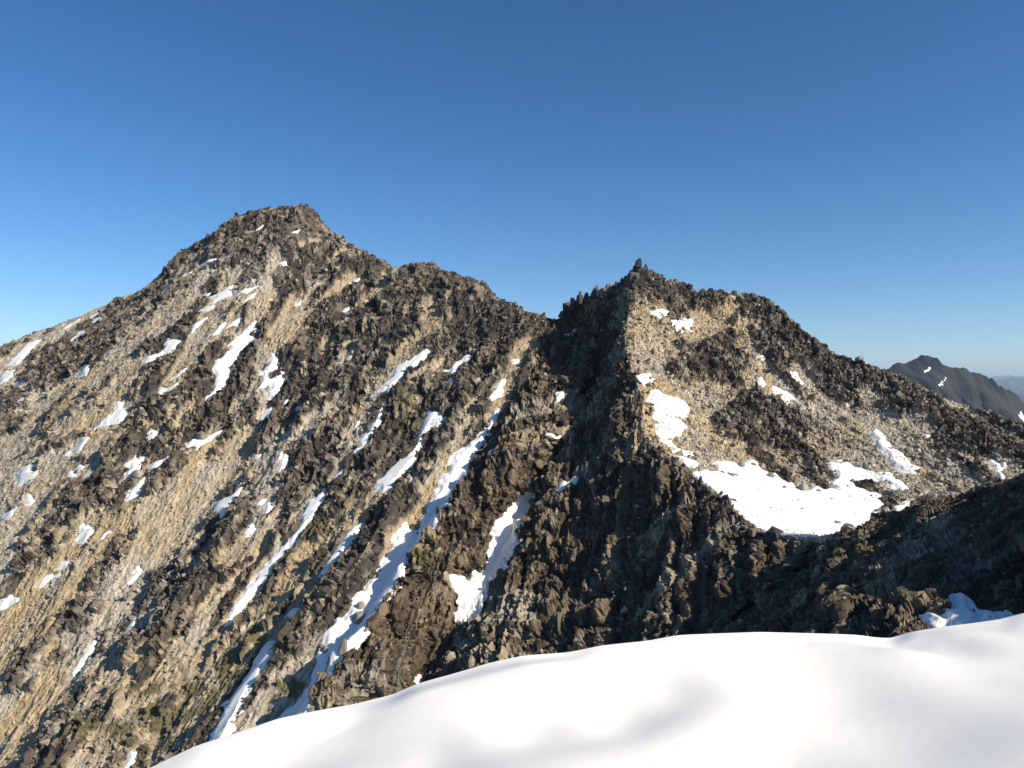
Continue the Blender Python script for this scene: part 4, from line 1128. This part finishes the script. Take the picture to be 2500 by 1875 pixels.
# ================================================================= the snow bank in front
EDGE = np.array([float(v) for v in '-500,2000 0,1790 320,1661 420,1612 520,1580 600,1552 700,1532 760,1522 850,1500 900,1477 980,1455 1060,1431 1130,1416 1230,1409 1300,1394 1400,1384 1460,1372 1530,1369 1640,1365 1760,1368 1850,1371 1900,1378 1938,1378 1970,1365 2050,1352 2110,1345 2180,1335 2212,1325 2400,1290 2700,1250 3200,1220'.replace(',', ' ').split()]).reshape(-1, 2)
def build_bank():
    nu, nn, nf = 900, 420, 70
    xs = ss(-480, 3150, nu)
    ye = np.interp(xs, EDGE[:, 0], EDGE[:, 1])
    k = np.hanning(19); k /= k.sum(); ye = np.convolve(np.pad(ye, 9, 'edge'), k, 'valid')
    Ye = np.interp(xs, [-480, 320, 1100, 1900, 3150], [4.0, 4.7, 5.9, 6.8, 7.4])
    k = np.hanning(301); k /= k.sum(); Ye = np.convolve(np.pad(Ye, 150, 'edge'), k, 'valid')
    crest = P(xs, ye, Ye)
    k = np.hanning(241); k /= k.sum(); soft = P(xs, np.convolve(np.pad(ye, 120, 'edge'), k, 'valid'), Ye)
    # from the edge back under the camera: gentle convex snow
    t = ss(0, 1, nn) ** 1.15
    foot = P(xs * 0.55 + 500, 2300 + 0 * xs, 2.3 + 0 * xs)
    foot[:, 2] = -1.95 + 0.05 * (xs - 1100) / 1000
    k = np.exp(-(t / .10) ** 2)[None, :, None]
    G = (crest[:, None] * k + soft[:, None] * (1 - k)) * (1 - t[None, :, None]) + foot[:, None] * t[None, :, None]
    # sagging so that the edge keeps the outline
    G[..., 2] -= (0.16 * t * (1 - t))[None] * 4 * 0.35
    fade = sstep(0, .10, t)[None]
    # melt hollows: centre seen at, half size in metres, depth
    rel = np.zeros(G.shape[:2])
    for x, y, sx, sy, dep in ((1390, 1487, .30, .22, .085), (1255, 1556, .34, .20, .10), (1030, 1600, .30, .25, .055), (690, 1590, .34, .20, .07), (2010, 1400, .22, .16, .05), (1900, 1395, .26, .14, .04),
                              (1610, 1650, .30, .24, .03), (1980, 1560, .5, .3, .03), (870, 1640, .25, .25, .04), (1750, 1480, .4, .2, .018), (2190, 1480, .35, .3, .04)):
        # where the sight line meets the bank
        u = np.argmin(np.abs(xs - x)); row = CY - G[u, :, 2] / G[u, :, 1] * F
        j = np.argmin(np.abs(row - y)); c = None
        pxs = CX + G[:, j, 0] / G[:, j, 1] * F; u = np.argmin(np.abs(pxs - x)); c = G[u, j]
        dx, dy = (G[..., 0] - c[0]) / (sx * 1.25), (G[..., 1] - c[1]) / (sy * 2.1)
        rr = dx * dx + dy * dy
        rel -= dep * 0.9 * np.exp(-rr ** 1.5)
        rel += 0.22 * dep * np.exp(-(np.sqrt(rr) - 1.75) ** 2 * 3)
    gx, gy = G[..., 0], G[..., 1]
    rel += 0.10 * (fbm2(gx / 1.5 + 3, gy / 2.1, 1, 101) - .5) + 0.010 * (fbm2(gx / .55, gy / .8, 1, 102) - .5)
    G[..., 2] += rel * fade
    G[..., 2] += 0.0012 * (fbm2(gx / .06, gy / .06, 2, 104) - .5)
    # beyond the edge the snow rolls over and drops
    d = ss(1, 0, nf + 1)[:-1]
    over = crest[:, None] + np.stack([-1.5 * d**1.5, 6.5 * d, -0.30 * 6.5 * d - 9.0 * d**1.7], -1)[None]
    return np.concatenate([over, G], 1)
bank = ob('snow_slope', grid_mesh('snow_slope', build_bank(), None, True), M_SNOW_NEAR)
tag(bank, 'smooth sunlit snow bank in the foreground with soft melt hollows', kind='structure')

# ================================================================= far country
def far_ridge(name, sky_pts, Y0, drop, spread, rough, colour, label, nu=500, nv=70, seed=1):
    a = np.array(sky_pts, float)
    xs = ss(a[0, 0], a[-1, 0], nu); ys = np.interp(xs, a[:, 0], a[:, 1])
    p = P(xs, ys, Y0)
    d = ss(0, 1, nv)
    front = p[:, None] + np.stack([-0.25 * spread * d, -spread * d, -drop * d ** 0.9], -1)[None]
    db = ss(1, 0, 12)[:-1]
    back = p[:, None] + np.stack([0 * db, spread * db, -drop * db], -1)[None]
    G = np.concatenate([back, front], 1)
    L = np.concatenate([-db, d])[None].repeat(nu, 0)
    n = normals(G)
    q = G[..., 0] + 0.3 * G[..., 1]
    r = (1 - np.abs(2 * fbm2(q / (rough * 7), L * spread / (rough * 16), 5, seed, .55) - 1) - .55) * rough * 2.6 + (fbm2(q / rough, G[..., 2] / rough, 4, seed + 3) - .5) * rough * .5
    G = G + n * (r * (0.12 + 0.88 * sstep(0, .12, np.abs(L))))[..., None]
    G[..., 2] += (fbm2(q / (rough * .8), q * 0, 4, seed + 9) - .5) * rough * .9 * np.exp(-(L / .04) ** 2)
    m = fbm2(q / (rough * 2.5), L * 14, 4, seed + 5)[..., None]
    c1, c2 = [np.array(c) for c in colour]
    col = c1 * (1 - sstep(.4, .62, m)) + c2 * sstep(.4, .62, m)
    S = Surf(); S.Gm = G
    idx = np.arange(G.shape[0] * G.shape[1]).reshape(G.shape[:2])
    qd = np.stack([idx[:-1, :-1], idx[1:, :-1], idx[1:, 1:], idx[:-1, 1:]], -1).reshape(-1, 4)
    S.bvh = BVHTree.FromPolygons(G.reshape(-1, 3).tolist(), qd.tolist())
    o = ob(name, grid_mesh(name, G, col), M_FAR)
    tag(o, label, kind='structure')
    return o, S

M_FAR, _N, _L, _b = new_mat('far rock and forest')
_b.inputs['Roughness'].default_value = 0.95; _b.inputs['Specular IOR Level'].default_value = 0.1
_at = _N.new('ShaderNodeAttribute'); _at.attribute_name = 'tint'
_L.new(_at.outputs['Color'], _b.inputs['Base Color'])

dist, S_D = far_ridge('distant_mountain', [(1700, 900), (1850, 835), (1935, 792), (1960, 780), (1980, 773), (2000, 770), (2030, 778), (2045, 791), (2060, 797), (2080, 795), (2098, 807), (2115, 803), (2140, 818), (2180, 842), (2212, 868), (2300, 925), (2500, 1010), (2800, 1060)],
    4500, 1500, 1470, 45, ((.016, .018, .024), (.042, .042, .045)), 'dark bluish mountain with two knobs on the right skyline', 420, 150, 21)  # shaded face and haze blue are put into the rock colour
far_ridge('far_hills', [(300, 905), (1500, 870), (1900, 858), (2100, 851), (2182, 850), (2212, 848.7), (2400, 846), (3200, 860)], 24000, 2400, 8000, 300, ((.05, .065, .045), (.065, .08, .055)), 'nearest of the blue forested hills at the right edge', 300, 40, 31)
far_ridge('far_hills', [(-200, 870), (1200, 838), (1900, 832), (2100, 829), (2150, 826), (2180, 823), (2212, 820), (2400, 824), (3300, 838)], 34000, 2800, 10000, 350, ((.05, .065, .05), (.06, .075, .055)), 'middle pale blue hills at the right edge', 300, 40, 41)
far_ridge('far_hills', [(-2500, 850), (-500, 832), (900, 822), (1900, 817), (2080, 815.5), (2130, 813.5), (2175, 813), (2212, 811), (2400, 814), (4200, 830)], 50000, 3200, 14000, 420, ((.06, .07, .06), (.08, .085, .075)), 'farthest palest hills along the right horizon', 300, 40, 51)

# small snow streaks on the distant mountain
for pts, label in ((T(10, '1405,525 1370,532 1335,550 1350,575 1385,560'), 'white snow fleck on the distant dark mountain, upper one'),
                   (T(10, '1535,612 1490,660 1445,695 1490,685 1520,645'), 'slanting snow streak on the distant dark mountain'),
                   (T(10, '2175,905 2160,930 2195,975 2215,985 2215,945'), 'snow streak on the distant mountain at the right picture edge')):
    hs = []
    for x, y in pts:
        d = Vector(P(x, y, 1.0)).normalized(); h = S_D.bvh.ray_cast(ORIGIN, d)
        if h[0] is not None: hs.append(h[0])
    if len(hs) < 3: continue
    poly = np.array([(h.x, h.y) for h in hs]); lo, hi = poly.min(0), poly.max(0)
    X, Y = np.meshgrid(np.arange(lo[0] - 8, hi[0] + 8, 2.5), np.arange(lo[1] - 8, hi[1] + 8, 2.5), indexing='ij')
    d = polyd(X, Y, poly) + (fbm2(X / 14, Y / 14, 4, 5) - .5) * 30
    Z = np.full(X.shape, np.nan)
    for i, j in zip(*np.nonzero(d > -6)):
        h = S_D.bvh.ray_cast(Vector((X[i, j], Y[i, j], 3900)), Vector((0, 0, -1)))
        if h[0] is not None: Z[i, j] = h[0].z
    okz = ~np.isnan(Z)
    me = grid_mesh('snow_patch', np.stack([X, Y, np.where(okz, Z, 0) + np.clip(d * .5, -3, 1.5)], -1), None, True, okz.ravel())
    if len(me.polygons): tag(ob('snow_patch', me, M_SNOW), label, 'snow patch', 'snow patches on the slopes')

# valley floor out to the horizon
n = 96
V = [(0, 0, -3900)] + [(98000 * math.cos(2 * math.pi * i / n), 98000 * math.sin(2 * math.pi * i / n), -3900) for i in range(n)]
me = bpy.data.meshes.new('ground'); me.from_pydata(V, [], [(0, i + 1, (i + 1) % n + 1) for i in range(n)])
m, N_, L_, b_ = new_mat('forest floor')
nz = N_.new('ShaderNodeTexNoise'); nz.inputs['Scale'].default_value = 0.002; nz.inputs['Detail'].default_value = 8
gm = N_.new('ShaderNodeNewGeometry'); L_.new(gm.outputs['Position'], nz.inputs['Vector'])
mx = N_.new('ShaderNodeMix'); mx.data_type = 'RGBA'; mx.inputs[6].default_value = (.03, .045, .025, 1); mx.inputs[7].default_value = (.08, .085, .05, 1)
L_.new(nz.outputs[0], mx.inputs[0]); L_.new(mx.outputs[2], b_.inputs['Base Color']); b_.inputs['Roughness'].default_value = 1
tag(ob('ground', me, m), 'forested valley floor far below', kind='structure')

# the air between here and the far hills
def haze_box(d):
    x, y0, y1, z0, z1 = 99000, -99000, 99000, -3920, 950
    v = [(-x, y0, z0), (x, y0, z0), (x, y1, z0), (-x, y1, z0), (-x, y0, z1), (x, y0, z1), (x, y1, z1), (-x, y1, z1)]
    f = [(0, 3, 2, 1), (4, 5, 6, 7), (0, 1, 5, 4), (1, 2, 6, 5), (2, 3, 7, 6), (3, 0, 4, 7)]
    me = bpy.data.meshes.new('haze'); me.from_pydata(v, [], f)
    m = bpy.data.materials.new('thin mountain air'); m.use_nodes = True
    nt = m.node_tree; nt.nodes.clear()
    out = nt.nodes.new('ShaderNodeOutputMaterial'); pv = nt.nodes.new('ShaderNodeVolumePrincipled')
    pv.inputs['Color'].default_value = (.62, .81, 1, 1); pv.inputs['Density'].default_value = d; pv.inputs['Anisotropy'].default_value = 0.1
    nt.links.new(pv.outputs[0], out.inputs['Volume'])
    me.materials.append(m)
    return tag(ob('haze', me), 'thin bluish mountain air', kind='stuff')
haze_box(2.2e-5)
